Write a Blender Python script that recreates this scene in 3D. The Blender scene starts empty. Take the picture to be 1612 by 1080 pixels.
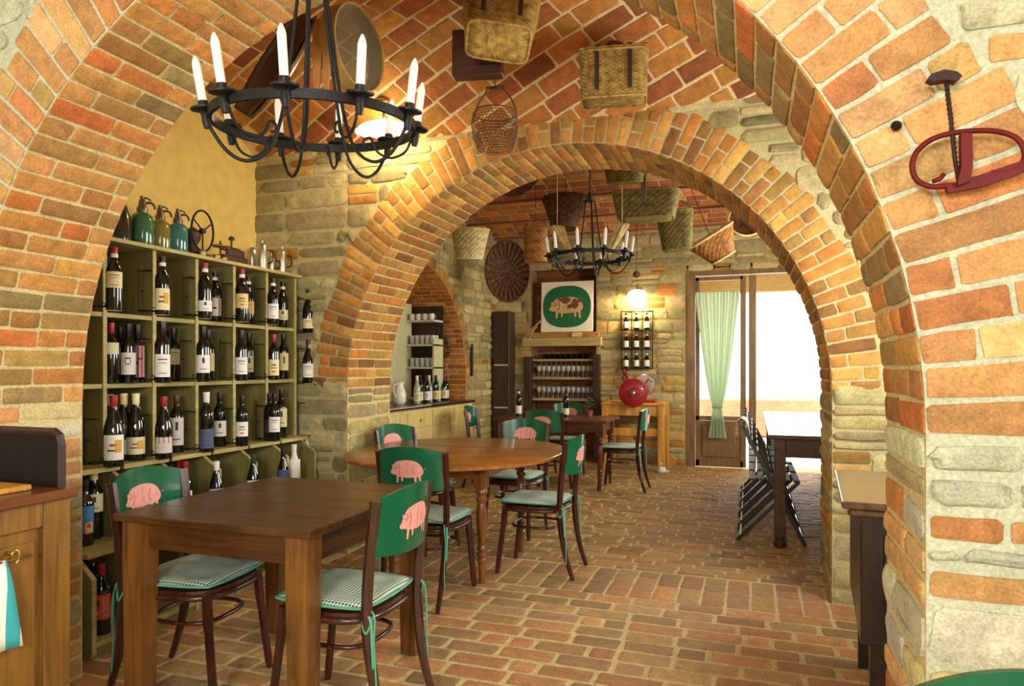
import bpy, bmesh, math, random
from mathutils import Vector, Matrix, noise
PI = math.pi
scn = bpy.context.scene
COL = scn.collection
rnd = random.Random(7)
U = rnd.uniform

# ------------------------------------------------------------------ camera
CAMH = 1.32; F = 24/36*1612; TH = math.radians(19.28)
CT, ST = math.cos(TH), math.sin(TH); HY = 578.0
def ray(px, py):
    u = (px-806)/F; v = (HY-py)/F
    return Vector((-ST+u*CT, CT+u*ST, v))
def at_X(px, py, X):
    d = ray(px, py); t = X/d.x; return Vector((X, d.y*t, CAMH+d.z*t))
def at_Y(px, py, Y):
    d = ray(px, py); t = Y/d.y; return Vector((d.x*t, Y, CAMH+d.z*t))
def at_z(px, py, z=0.0):
    d = ray(px, py); t = (z-CAMH)/d.z; return Vector((d.x*t, d.y*t, z))
def at_T(px, py, T):
    d = ray(px, py); return Vector((d.x*T, d.y*T, CAMH+d.z*T))
cam = bpy.data.cameras.new('camera'); co = bpy.data.objects.new('camera', cam); COL.objects.link(co)
cam.lens = 24; cam.sensor_width = 36; cam.sensor_fit = 'HORIZONTAL'
cam.shift_y = 38/1612; cam.clip_start = 0.05
co.location = (0, 0, CAMH); co.rotation_euler = (PI/2, 0, TH)
scn.camera = co

# ------------------------------------------------------------------ materials
def lin(c):
    c = c/255.0
    return c/12.92 if c <= .04045 else ((c+.055)/1.055)**2.4
def rgb(r, g, b): return (lin(r), lin(g), lin(b), 1.0)
class NT:
    def __init__(s, name):
        s.m = bpy.data.materials.new(name); s.m.use_nodes = True
        s.t = s.m.node_tree; s.n = s.t.nodes; s.n.clear()
        s.out = s.n.new('ShaderNodeOutputMaterial')
    def add(s, typ, **kw):
        nd = s.n.new(typ)
        for k, v in kw.items():
            if k == 'inp':
                for a, b in v.items():
                    if isinstance(b, tuple) and len(b) == 2 and hasattr(b[0], 'outputs'):
                        s.t.links.new(b[0].outputs[b[1]], nd.inputs[a])
                    else: nd.inputs[a].default_value = b
            else: setattr(nd, k, v)
        return nd
    def link(s, a, ao, b, bi): s.t.links.new(a.outputs[ao], b.inputs[bi])
    def mix(s, a, b, fac, blend='MIX'):
        nd = s.add('ShaderNodeMix', data_type='RGBA', blend_type=blend)
        for idx, val in ((0, fac), (6, a), (7, b)):
            if isinstance(val, tuple) and hasattr(val[0], 'outputs'): s.t.links.new(val[0].outputs[val[1]], nd.inputs[idx])
            else: nd.inputs[idx].default_value = val
        return (nd, 2)
    def math(s, op, a, b=None):
        nd = s.add('ShaderNodeMath', operation=op)
        for idx, val in ((0, a), (1, b)):
            if val is None: continue
            if isinstance(val, tuple): s.t.links.new(val[0].outputs[val[1]], nd.inputs[idx])
            else: nd.inputs[idx].default_value = val
        return (nd, 0)
def flat(name, c, rough=.6, metal=0.0, spec=.5, coat=0.0, emit=None, es=0, sss=0, trans=0, bump=0, bscale=60, var=0.0, vscale=12):
    N = NT(name); b = N.add('ShaderNodeBsdfPrincipled')
    b.inputs['Base Color'].default_value = c; b.inputs['Roughness'].default_value = rough
    b.inputs['Metallic'].default_value = metal; b.inputs['Specular IOR Level'].default_value = spec
    b.inputs['Coat Weight'].default_value = coat
    b.inputs['Transmission Weight'].default_value = trans
    if emit: b.inputs['Emission Color'].default_value = emit; b.inputs['Emission Strength'].default_value = es
    tc = N.add('ShaderNodeTexCoord')
    if var:
        nz = N.add('ShaderNodeTexNoise', inp={'Scale': vscale, 'Detail': 4.0, 'Vector': (tc, 'Object')})
        rp = N.add('ShaderNodeMapRange', inp={'Value': (nz, 0), 'From Min': .3, 'From Max': .7, 'To Min': 1-var, 'To Max': 1+var*.6})
        mx = N.mix(c, (0, 0, 0, 1), 0.0)
        v = N.add('ShaderNodeVectorMath', operation='SCALE', inp={0: c[:3], 'Scale': (rp, 0)})
        N.link(v, 0, b, 'Base Color')
    if bump:
        nz2 = N.add('ShaderNodeTexNoise', inp={'Scale': bscale, 'Detail': 5.0, 'Vector': (tc, 'Object')})
        bp = N.add('ShaderNodeBump', inp={'Strength': bump, 'Distance': .01, 'Height': (nz2, 0)})
        N.link(bp, 0, b, 'Normal')
    N.link(b, 0, N.out, 0); return N.m
def masonry(name, bstr=.55, fine=140, rough=.88, spec=.25, mott=.28):
    N = NT(name); b = N.add('ShaderNodeBsdfPrincipled')
    at = N.add('ShaderNodeAttribute', attribute_name='Col'); tc = N.add('ShaderNodeNewGeometry')
    n1 = N.add('ShaderNodeTexNoise', inp={'Scale': 18.0, 'Detail': 6.0, 'Roughness': .65, 'Vector': (tc, 'Position')})
    n2 = N.add('ShaderNodeTexNoise', inp={'Scale': float(fine), 'Detail': 4.0, 'Roughness': .7, 'Vector': (tc, 'Position')})
    r1 = N.add('ShaderNodeMapRange', inp={'Value': (n1, 0), 'From Min': .3, 'From Max': .7, 'To Min': 1-mott, 'To Max': 1+mott*.8})
    r2 = N.add('ShaderNodeMapRange', inp={'Value': (n2, 0), 'From Min': .3, 'From Max': .7, 'To Min': .70, 'To Max': 1.24})
    mm = N.math('MULTIPLY', (r1, 0), (r2, 0))
    v = N.add('ShaderNodeVectorMath', operation='SCALE', inp={0: (at, 'Color'), 'Scale': mm})
    N.link(v, 0, b, 'Base Color')
    h = N.math('ADD', N.math('MULTIPLY', (n1, 0), 1.6), (n2, 0))
    bp = N.add('ShaderNodeBump', inp={'Strength': bstr, 'Distance': .011, 'Height': h})
    N.link(bp, 0, b, 'Normal'); b.inputs['Roughness'].default_value = rough; b.inputs['Specular IOR Level'].default_value = spec
    N.link(b, 0, N.out, 0); return N.m
def wood(name, c1, c2, rough=.35, axis=0, scale=9, coat=.15, bump=.15, spec=.5):
    N = NT(name); b = N.add('ShaderNodeBsdfPrincipled'); tc = N.add('ShaderNodeTexCoord')
    sc = [scale*6, scale*6, scale*6]; sc[axis] = scale*.45
    mp = N.add('ShaderNodeMapping', inp={'Scale': tuple(sc), 'Vector': (tc, 'Object')})
    n1 = N.add('ShaderNodeTexNoise', inp={'Scale': 1.0, 'Detail': 7.0, 'Roughness': .62, 'Distortion': .6, 'Vector': (mp, 0)})
    n0 = N.add('ShaderNodeTexNoise', inp={'Scale': 4.0, 'Detail': 3.0, 'Vector': (tc, 'Object')})
    f = N.math('ADD', N.math('MULTIPLY', (n1, 0), .75), N.math('MULTIPLY', (n0, 0), .35))
    rp = N.add('ShaderNodeValToRGB', inp={'Fac': f})
    e = rp.color_ramp.elements; e[0].position = .38; e[0].color = c1; e[1].position = .68; e[1].color = c2
    N.link(rp, 0, b, 'Base Color'); b.inputs['Roughness'].default_value = rough; b.inputs['Coat Weight'].default_value = coat
    b.inputs['Coat Roughness'].default_value = .25; b.inputs['Specular IOR Level'].default_value = spec
    bp = N.add('ShaderNodeBump', inp={'Strength': bump, 'Distance': .003, 'Height': (n1, 0)}); N.link(bp, 0, b, 'Normal')
    N.link(b, 0, N.out, 0); return N.m
def glassy(name, c, rough=.05, transp=.6):
    N = NT(name); g = N.add('ShaderNodeBsdfGlossy', inp={'Color': (1, 1, 1, 1), 'Roughness': rough})
    t = N.add('ShaderNodeBsdfTransparent', inp={'Color': c}); fr = N.add('ShaderNodeFresnel', inp={'IOR': 1.5})
    f = N.math('MAXIMUM', (fr, 0), 1-transp if transp < 1 else .04)
    if transp < .999:
        d = N.add('ShaderNodeBsdfPrincipled', inp={'Base Color': c, 'Roughness': .1})
        m1 = N.add('ShaderNodeMixShader', inp={0: transp, 1: (d, 0), 2: (t, 0)})
        m2 = N.add('ShaderNodeMixShader', inp={0: (fr, 0), 1: (m1, 0), 2: (g, 0)}); N.link(m2, 0, N.out, 0)
    else:
        m2 = N.add('ShaderNodeMixShader', inp={0: (fr, 0), 1: (t, 0), 2: (g, 0)}); N.link(m2, 0, N.out, 0)
    return N.m

# ------------------------------------------------------------------ mesh builder
class MB:
    def __init__(s): s.v = []; s.f = []; s.mi = []; s.c = []; s.cur = (1, 1, 1, 1); s.m = 0; s.M = None
    def vert(s, p):
        p = Vector(p)
        if s.M is not None: p = s.M @ p
        s.v.append(p); s.c.append(s.cur); return len(s.v)-1
    def face(s, ids, m=None): s.f.append(tuple(ids)); s.mi.append(s.m if m is None else m)
    def box(s, c, d, bev=0.0, R=None):
        c = Vector(c); hx, hy, hz = d[0]/2, d[1]/2, d[2]/2
        R = R or Matrix.Identity(3)
        if bev <= 0:
            ids = [s.vert(c+R@Vector((x*hx, y*hy, z*hz))) for z in (-1, 1) for x, y in ((-1, -1), (1, -1), (1, 1), (-1, 1))]
            for q in ((0, 3, 2, 1), (4, 5, 6, 7), (0, 1, 5, 4), (1, 2, 6, 5), (2, 3, 7, 6), (3, 0, 4, 7)): s.face([ids[k] for k in q])
            return
        b = min(bev, hx*.9, hy*.9, hz*.9)
        ix, iy, iz = hx-b, hy-b, hz-b; vm = {}
        for sx in (-1, 1):
            for sy in (-1, 1):
                for sz in (-1, 1):
                    vm[sx, sy, sz, 0] = s.vert(c+R@Vector((sx*hx, sy*iy, sz*iz)))
                    vm[sx, sy, sz, 1] = s.vert(c+R@Vector((sx*ix, sy*hy, sz*iz)))
                    vm[sx, sy, sz, 2] = s.vert(c+R@Vector((sx*ix, sy*iy, sz*hz)))
        for sg in (-1, 1):
            q = [(sg, -1, -1, 0), (sg, 1, -1, 0), (sg, 1, 1, 0), (sg, -1, 1, 0)]; s.face([vm[k] for k in (q if sg > 0 else q[::-1])])
            q = [(-1, sg, -1, 1), (-1, sg, 1, 1), (1, sg, 1, 1), (1, sg, -1, 1)]; s.face([vm[k] for k in (q if sg > 0 else q[::-1])])
            q = [(-1, -1, sg, 2), (1, -1, sg, 2), (1, 1, sg, 2), (-1, 1, sg, 2)]; s.face([vm[k] for k in (q if sg > 0 else q[::-1])])
        for a in (-1, 1):
            for b2 in (-1, 1):
                s.face([vm[a, b2, -1, 0], vm[a, b2, 1, 0], vm[a, b2, 1, 1], vm[a, b2, -1, 1]] if a*b2 < 0 else [vm[a, b2, -1, 0], vm[a, b2, -1, 1], vm[a, b2, 1, 1], vm[a, b2, 1, 0]])
                s.face([vm[a, -1, b2, 0], vm[a, -1, b2, 2], vm[a, 1, b2, 2], vm[a, 1, b2, 0]][::(1 if a*b2 < 0 else -1)])
                s.face([vm[-1, a, b2, 1], vm[-1, a, b2, 2], vm[1, a, b2, 2], vm[1, a, b2, 1]][::(-1 if a*b2 < 0 else 1)])
        for k in ((x, y, z) for x in (-1, 1) for y in (-1, 1) for z in (-1, 1)):
            q = [vm[k+(0,)], vm[k+(1,)], vm[k+(2,)]]; s.face(q if k[0]*k[1]*k[2] > 0 else q[::-1])
    def tube(s, pts, r, n=8, cap=True, flat=1.0, closed=False, up=None):
        pts = [Vector(p) for p in pts]; L = len(pts); rr = r if isinstance(r, (list, tuple)) else [r]*L
        rings = []; prev = None
        for i, p in enumerate(pts):
            if closed: t = pts[(i+1) % L]-pts[i-1]
            else: t = pts[min(i+1, L-1)]-pts[max(i-1, 0)]
            t.normalize()
            ref = Vector(up) if up else (Vector((0, 0, 1)) if abs(t.z) < .9 else Vector((1, 0, 0)))
            if prev is None or up: a = t.cross(ref)
            else: a = prev-t*prev.dot(t)
            if a.length < 1e-6: a = t.orthogonal()
            a.normalize(); prev = a; b = t.cross(a)
            rings.append([s.vert(p+(a*math.cos(k*2*PI/n)+b*math.sin(k*2*PI/n)*flat)*rr[i]) for k in range(n)])
        for i in range(L if closed else L-1):
            A, B = rings[i], rings[(i+1) % L]
            for k in range(n): s.face([A[k], A[(k+1) % n], B[(k+1) % n], B[k]])
        if cap and not closed: s.face(rings[0][::-1]); s.face(rings[-1])
    def bar(s, a, b, w, h, up=(0, 0, 1)):
        a = Vector(a); b = Vector(b); t = (b-a); L = t.length; t.normalize(); u = Vector(up)
        x = t.cross(u)
        if x.length < 1e-4: x = t.orthogonal()
        x.normalize(); z = x.cross(t); R = Matrix((x, t, z)).transposed()
        s.box((a+b)/2, (w, L, h), min(w, h)*.12, R)
    def lathe(s, prof, c=(0, 0, 0), n=20, R=None, cap=True):
        c = Vector(c); rings = []; R = R or Matrix.Identity(3)
        for r, z in prof: rings.append([s.vert(c+R@Vector((r*math.cos(k*2*PI/n), r*math.sin(k*2*PI/n), z))) for k in range(n)])
        for A, B in zip(rings, rings[1:]):
            for k in range(n): s.face([A[k], A[(k+1) % n], B[(k+1) % n], B[k]])
        if cap: s.face(rings[0][::-1]); s.face(rings[-1])
    def prism(s, poly, z0, z1, fn=None):
        fn = fn or (lambda x, y, z: (x, y, z)); n = len(poly)
        A = [s.vert(fn(x, y, z0)) for x, y in poly]; B = [s.vert(fn(x, y, z1)) for x, y in poly]
        s.face(A[::-1]); s.face(B)
        for k in range(n): s.face([A[k], A[(k+1) % n], B[(k+1) % n], B[k]])
    def grid(s, nu, nv, fn, flip=False, closeu=False):
        ids = [[s.vert(fn(i/nu, j/nv)) for j in range(nv+1)] for i in range(nu if closeu else nu+1)]
        for i in range(nu):
            for j in range(nv):
                a, b = ids[i], ids[(i+1) % len(ids)]
                q = [a[j], b[j], b[j+1], a[j+1]]; s.face(q[::-1] if flip else q)
        return ids
    def build(s, name, mats, parent=None, smooth=False, loc=None, col=True, fix=True, angle=None):
        me = bpy.data.meshes.new(name); me.from_pydata([tuple(v) for v in s.v], [], s.f)
        if not isinstance(mats, (list, tuple)): mats = [mats]
        for m in mats: me.materials.append(m)
        if len(mats) > 1: me.polygons.foreach_set('material_index', s.mi)
        if fix:
            bm = bmesh.new(); bm.from_mesh(me); bmesh.ops.recalc_face_normals(bm, faces=bm.faces); bm.to_mesh(me); bm.free()
        if smooth:
            me.polygons.foreach_set('use_smooth', [True]*len(me.polygons))
            if angle: me.set_sharp_from_angle(angle=math.radians(angle))
        if col:
            a = me.color_attributes.new('Col', 'FLOAT_COLOR', 'POINT'); flatc = [x for c in s.c for x in c]; a.data.foreach_set('color', flatc)
        me.update(); o = bpy.data.objects.new(name, me); COL.objects.link(o)
        if parent: o.parent = parent
        if loc is not None: o.location = loc
        return o
def tag(o, label=None, cat=None, group=None, kind=None):
    if label: o['label'] = label
    if cat: o['category'] = cat
    if group: o['group'] = group
    if kind: o['kind'] = kind
    return o
def thing(name, label, cat, loc=(0, 0, 0), rz=0.0, group=None):
    o = bpy.data.objects.new(name, None); COL.objects.link(o); o.location = loc; o.rotation_euler = (0, 0, rz)
    o.empty_display_size = .1
    return tag(o, label, cat, group)
KIDS = {}
def copy_tree(o, parent=None):
    c = o.copy(); COL.objects.link(c)
    if parent: c.parent = parent
    for ch in [x for x in o.children]: copy_tree(ch, c)
    return c
def place(o, loc, rz, label, group=None):
    c = copy_tree(o); c.location = loc; c.rotation_euler = (0, 0, rz); c['label'] = label
    if group: c['group'] = group
    return c
def catmull(P, k=6):
    P = [Vector(p) for p in P]; out = []
    for i in range(len(P)-1):
        p0 = P[max(i-1, 0)]; p1 = P[i]; p2 = P[i+1]; p3 = P[min(i+2, len(P)-1)]
        for j in range(k):
            t = j/k; out.append(.5*((2*p1)+(p2-p0)*t+(2*p0-5*p1+4*p2-p3)*t*t+(3*p1-p0-3*p2+p3)*t**3))
    out.append(P[-1]); return out

# ------------------------------------------------------------------ masonry geometry
def pal(lst):
    c = rnd.choice(lst); k = U(.9, 1.1); return (lin(min(255, c[0]*k)), lin(min(255, c[1]*k*U(.97, 1.03))), lin(min(255, c[2]*k)), 1)
def block(mb, mp, u0, u1, v0, v1, prot, rc, jit, colr, nz=.5):
    cu, cv, hu, hv = (u0+u1)/2, (v0+v1)/2, (u1-u0)/2, (v1-v0)/2
    if hu < .012 or hv < .008: return
    rc = min(rc, hu*.9, hv*.9); out = []
    for sx, sy, a0 in ((1, 1, 0), (-1, 1, 90), (-1, -1, 180), (1, -1, 270)):
        for a in (10, 45, 80):
            an = math.radians(a0+a); out.append((sx*(hu-rc)+rc*math.cos(an), sy*(hv-rc)+rc*math.sin(an)))
        if a0 in (0, 180): out.append((0, sy*hv))
        else: out.append((sx*hu, 0)) if hv > .04 else None
    out = [(x+U(-jit, jit), y+U(-jit, jit)*.8) for x, y in out]
    mb.cur = colr; rings = []; seed = U(0, 100); ph = prot*U(.75, 1.2)
    for ins, h in ((0, -.008), (0, .6), (.28, 1.0), (.62, 1.08)):
        ring = []
        for x, y in out:
            d = min(hu, hv)*ins
            xx = x-math.copysign(min(d, abs(x)), x) if ins else x; yy = y-math.copysign(min(d, abs(y)), y) if ins else y
            hh = h if h < 0 else ph*h*(1+nz*noise.noise(Vector(((cu+xx)*14, (cv+yy)*14, seed))))
            ring.append(mb.vert(mp(cu+xx, cv+yy, hh)))
        rings.append(ring)
    n = len(out)
    for A, B in zip(rings, rings[1:]):
        for k in range(n): mb.face([A[k], A[(k+1) % n], B[(k+1) % n], B[k]], 0)
    mb.face(rings[-1], 0)
def courses(mb, mp, u0, u1, v0, v1, bw, bh, gap, pl, prot=.006, rc=.008, jit=.002, split=None, skip=None, whole=False, offs=.5):
    n = max(1, round((v1-v0)/bh)); bh = (v1-v0)/n
    for j in range(n):
        a, b = v0+j*bh, v0+(j+1)*bh; x = u0
        w = bw*(offs if j % 2 else 1)*U(.93, 1.07)
        while x < u1-.02:
            e = min(u1, x+w)
            if u1-e < bw*.22: e = u1
            wob = U(-.15, .15)*gap
            segs = [(x, e)] if not skip else skip(x, e, a, b)
            for p, q in segs:
                if q-p > .035: block(mb, mp, p+gap/2, q-gap/2, a+gap/2+wob, b-gap/2+wob, prot, rc, jit, pal(pl))
            x = e; w = bw*U(.9, 1.08)*(1 if rnd.random() > .12 else .5)
def rubble(mb, mp, u0, u1, rows, spl, bpl, skip=None, gap=.016, prot=.014, pb=.12):
    for v0, v1, kind in rows:
        x = u0+U(-.1, 0)
        while x < u1-.02:
            h = v1-v0
            if kind == 'b' or (kind == 'm' and rnd.random() < pb): w = U(.2, .29); st = False
            else: w = U(1.6, 3.6)*min(h, .14)+.05; st = True
            e = min(u1, x+w)
            if u1-e < .07: e = u1
            for p, q in ([(max(x, u0), e)] if not skip else skip(max(x, u0), e, v0, v1)):
                if q-p < .03: continue
                if st:
                    if h > .11 and rnd.random() < .3:
                        m = v0+h*U(.4, .6)
                        block(mb, mp, p+gap/2, q-gap/2, v0+gap/2, m-gap/2, prot, .03, .006, pal(spl), .9)
                        block(mb, mp, p+gap/2, q-gap/2, m+gap/2, v1-gap/2, prot, .03, .006, pal(spl), .9)
                    else: block(mb, mp, p+gap/2, q-gap/2, v0+gap/2+U(0, .008), v1-gap/2-U(0, .008), prot*U(.6, 1.3), .035, .007, pal(spl), .9)
                else:
                    hh = min(h, .068)
                    k = max(1, round(h/.07)); dh = h/k
                    for r in range(k): block(mb, mp, p+gap/2, q-gap/2, v0+r*dh+gap/2, v0+(r+1)*dh-gap/2, prot*.7, .01, .003, pal(bpl))
            x = e
def autorows(v0, v1, lo=.07, hi=.15, pbr=.15):
    out = []; v = v0
    while v < v1-.03:
        h = U(lo, hi); k = 's'
        if rnd.random() < pbr: h = .07; k = 'b'
        elif rnd.random() < .5: k = 'm'
        if v1-(v+h) < lo*.7: h = v1-v
        out.append((v, v+h, k)); v += h
    return out
# ------------------------------------------------------------------ setting materials
M_BR = masonry('brick'); M_MO = masonry('mortar', bstr=.5, fine=90, rough=.95, spec=.1, mott=.12)
M_FL = masonry('floor_brick', bstr=.55, fine=110, rough=.52, spec=.4, mott=.22)
M_FM = masonry('floor_mortar', bstr=.4, fine=90, rough=.65, spec=.3, mott=.14)
M_PL = flat('yellow_plaster', rgb(224, 198, 112), .9, var=.1, bump=.15, bscale=25)
M_WP = flat('cream_plaster', rgb(215, 205, 175), .9)
M_BEAM = flat('beam_steel', rgb(168, 110, 78), .6, var=.15)
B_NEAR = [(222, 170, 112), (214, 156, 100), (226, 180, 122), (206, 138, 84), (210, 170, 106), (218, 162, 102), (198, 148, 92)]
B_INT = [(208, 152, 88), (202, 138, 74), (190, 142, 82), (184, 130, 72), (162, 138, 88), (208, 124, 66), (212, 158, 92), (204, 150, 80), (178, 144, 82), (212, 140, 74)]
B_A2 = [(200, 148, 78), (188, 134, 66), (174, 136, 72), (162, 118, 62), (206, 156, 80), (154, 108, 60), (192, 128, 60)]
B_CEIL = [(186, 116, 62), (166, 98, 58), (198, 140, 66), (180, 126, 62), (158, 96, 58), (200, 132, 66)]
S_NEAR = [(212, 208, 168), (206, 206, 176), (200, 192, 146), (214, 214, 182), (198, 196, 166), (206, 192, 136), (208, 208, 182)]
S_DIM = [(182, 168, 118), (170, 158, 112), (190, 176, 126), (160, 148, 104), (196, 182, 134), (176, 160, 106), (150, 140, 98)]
def mort(r, g, b): return (lin(r), lin(g), lin(b), 1)
def structure(o): o['kind'] = 'structure'; return o

XL, XR = -2.70, .36       # jambs of the near arch
ACX = (XL+XR)/2; AR = (XR-XL)/2; AZ = 1.17
WL, WR = -3.50, 1.25       # side walls

def arch_wall(name, Y0, Y1, xl, xr, cx, R, zc, xmin, xmax, ztop, ringw, ring_pl, int_pl, st_pl, br_pl, mcol, mint, face_rows, jamb_z=None, back=True, rz_ratio=1.0, bh=.075, prot=.008, jamb_rows=None):
    mb = MB(); jamb_z = zc if jamb_z is None else jamb_z
    def prof(a, r=None):   # a angle 0..pi from right
        r = R if r is None else r
        return cx+r*math.cos(a), zc+r*rz_ratio*math.sin(a)
    # mortar faces (front and back)
    mb.cur = mcol; mb.m = 1
    n = 48; pts = [(xr, -.02)]+[prof(PI*i/n) for i in range(n+1)]+[(xl, -.02)]
    for Y in ((Y0, Y1) if back else (Y0,)):
        for x0, x1 in ((xr, xmax), (xmin, xl)):
            q = [mb.vert((x, Y, z)) for x, z in ((x0, -.02), (x1, -.02), (x1, ztop), (x0, ztop))]; mb.face(q, 1)
        A = [mb.vert((x, Y, z)) for x, z in pts[1:-1]]; B = [mb.vert((x, Y, ztop)) for x, z in pts[1:-1]]
        for k in range(len(A)-1): mb.face([A[k], A[k+1], B[k+1], B[k]], 1)
    mb.cur = mint
    A = [mb.vert((x, Y0, z)) for x, z in pts]; B = [mb.vert((x, Y1, z)) for x, z in pts]
    for k in range(len(A)-1): mb.face([A[k], A[k+1], B[k+1], B[k]], 1)
    mb.cur = mcol
    # intrados bricks
    def m_int(u, v, h):
        a = v/R; x = cx+(R-h)*math.cos(a); z = zc+(R*rz_ratio-h)*math.sin(a); return (x, u, z)
    courses(mb, m_int, Y0-.004, Y1+.004, .0, PI*R, .25, bh, .013, int_pl, prot, .008, .0025)
    def m_jr(u, v, h): return (xr-h, u, v)
    def m_jl(u, v, h): return (xl+h, u, v)
    jr = jamb_rows or autorows(0, zc, .08, .15, .3)
    rubble(mb, m_jr, Y0, Y1, jr, st_pl, br_pl, prot=prot*1.4, pb=.35)
    rubble(mb, m_jl, Y0, Y1, jr, st_pl, br_pl, prot=prot*1.4, pb=.35)
    # voussoir ring on the front face
    for Y, sg in ((Y0, -1),)+(((Y1, 1),) if back else ()):
        def m_ring(u, v, h):
            a = v/R; return (cx+(R+u)*math.cos(a), Y+sg*h, zc+(R*rz_ratio+u)*math.sin(a))
        nn = round(PI*R/bh); d = PI*R/nn
        for j in range(nn):
            a, b = j*d+.006, (j+1)*d-.006
            s1 = ringw*(.64 if j % 2 else .36)+U(-.01, .01)
            e = ringw+U(-.03, .03)
            if rnd.random() < .15: block(mb, m_ring, .004, e, a, b, prot, .008, .003, pal(ring_pl))
            else:
                block(mb, m_ring, .004, s1-.006, a, b, prot, .008, .003, pal(ring_pl)); block(mb, m_ring, s1+.006, e, a, b, prot, .008, .003, pal(ring_pl))
        if sg > 0: continue
        def m_f(u, v, h): return (u, Y-h, v)
        RO = R+ringw+.012
        def skip(p, q, a, b):
            m = (a+b)/2
            if m > zc: hw2 = RO**2-((m-zc)/rz_ratio)**2; hw = math.sqrt(hw2) if hw2 > 0 else 0; L, Rr = cx-hw, cx+hw
            else: L, Rr = xl+.001, xr-.001
            if hw2_zero(m): return [(p, q)]
            out = []
            if p < L: out.append((p, min(q, L)))
            if q > Rr: out.append((max(p, Rr), q))
            return out
        def hw2_zero(m): return m > zc and RO**2-((m-zc)/rz_ratio)**2 <= 0
        # quoins start exactly at the jamb, so lay the two sides separately
        rows = face_rows
        rubble(mb, m_f, xr, xmax, rows, st_pl, br_pl, skip=skip, prot=prot*1.6)
        rubble(mb, m_f, xmin, xl, rows, st_pl, br_pl, skip=skip, prot=prot*1.6)
        hi = [r for r in rows if r[0] > zc+.2]
        rubble(mb, m_f, xl, xr, hi, st_pl, br_pl, skip=skip, prot=prot*1.6)
    return structure(mb.build(name, [M_BR, M_MO], smooth=True, col=True, fix=False, angle=50))

rows_near = [(0, .12, 's'), (.12, .27, 's'), (.27, .40, 's'), (.40, .52, 's'), (.52, .67, 's'), (.67, .815, 's'), (.815, .885, 'b'), (.89, .94, 's'), (.94, 1.005, 'b'), (1.01, 1.09, 's'), (1.09, 1.165, 's'), (1.165, 1.235, 'b'), (1.235, 1.31, 'b')]+autorows(1.31, 3.4, .08, .14, .12)
arch_wall('wall_near', 1.70, 2.15, XL, XR, ACX, AR, AZ, -4.3, 2.6, 3.4, .29, B_NEAR, B_INT, S_NEAR, B_NEAR, mort(206, 206, 176), mort(222, 204, 150), rows_near, prot=.008)

# side leaf of the near arch: middle arch wall
XL2, XR2 = -2.708, .430; ACX2 = (XL2+XR2)/2; AR2 = (XR2-XL2)/2
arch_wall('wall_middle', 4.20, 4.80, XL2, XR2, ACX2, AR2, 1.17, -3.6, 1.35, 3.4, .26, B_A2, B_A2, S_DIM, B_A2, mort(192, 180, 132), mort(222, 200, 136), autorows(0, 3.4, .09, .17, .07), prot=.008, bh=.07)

# floor
mb = MB(); mb.m = 1; mb.cur = mort(208, 188, 136)
mb.grid(40, 60, lambda a, b: (-4.4+a*7.2, -3.2+b*12.9, -.006))
def m_fl(u, v, h): return (u, v, -.006+h)
FPL = [(184, 136, 88), (192, 144, 94), (174, 128, 84), (178, 142, 94), (164, 132, 90), (196, 142, 92), (170, 138, 96)]
FPF = [(172, 136, 84), (160, 126, 78), (178, 144, 92), (150, 120, 78), (164, 138, 90), (182, 138, 82)]
def wall_skip(x, e, a, b): return [(x, e)]
courses(mb, m_fl, -3.0, 1.3, 1.55, 3.93, .27, .125, .026, FPL, .006, .014, .003)
v = 3.93
for i in range(30):   # threshold: a band of bricks laid the other way
    u = -2.7+i*.135
    for j in range(2 if i % 3 else 1):
        if i % 3: block(mb, m_fl, u+.008, u+.127, 3.94+j*.26, 3.94+(j+1)*.26-.016, .006, .014, .003, pal(FPL))
        else:
            for q in range(4): block(mb, m_fl, u+.008, u+.127, 3.94+q*.13, 3.94+q*.13+.115, .006, .014, .003, pal(FPL))
courses(mb, m_fl, -3.5, 1.4, 4.47, 9.3, .27, .083, .02, FPF, .007, .012, .003)
structure(mb.build('floor', [M_FL, M_FM], smooth=True, col=True, fix=False, angle=50))

# left wall: yellow plaster in the first bay, brick and stone with a deep arch in the second
mb = MB(); mb.box((WL-.06, 3.15, 1.7), (.12, 2.1, 3.44)); structure(mb.build('wall_left', M_PL))
LX = -3.50; LYC, LR, LZ = 6.85, 1.36, 1.16; LD = .85
mb = MB(); mb.m = 1; mb.cur = mort(168, 150, 98)
n = 40; arc = [(LYC-LR, -.02)]+[(LYC-LR*math.cos(PI*i/n), LZ+LR*math.sin(PI*i/n)) for i in range(n+1)]+[(LYC+LR, -.02)]
for y0, y1 in ((4.7, LYC-LR), (LYC+LR, 9.5)): mb.face([mb.vert((LX, y, z)) for y, z in ((y0, -.02), (y1, -.02), (y1, 3.48), (y0, 3.48))], 1)
A = [mb.vert((LX, y, z)) for y, z in arc[1:-1]]; B = [mb.vert((LX, y, 3.48)) for y, z in arc[1:-1]]
for k in range(len(A)-1): mb.face([A[k], A[k+1], B[k+1], B[k]], 1)
mb.cur = mort(230, 198, 138)
C2 = [mb.vert((LX-LD, y, z)) for y, z in arc]; A2 = [mb.vert((LX, y, z)) for y, z in arc]
for k in range(len(A2)-1): mb.face([A2[k], A2[k+1], C2[k+1], C2[k]], 1)
def m_la(u, v, h):
    a = v/LR; return (LX-u, LYC+(LR-h)*math.cos(a), LZ+(LR-h)*math.sin(a))
BO = [(214, 138, 66), (204, 124, 58), (222, 150, 76), (196, 116, 54)]
courses(mb, m_la, 0, LD, 0, PI*LR, .25, .068, .012, BO, .007, .008, .002)
def m_ljf(u, v, h): return (LX-u, LYC+LR-h, v)
courses(mb, m_ljf, 0, LD, 0, LZ, .25, .068, .012, BO, .007)
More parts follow.
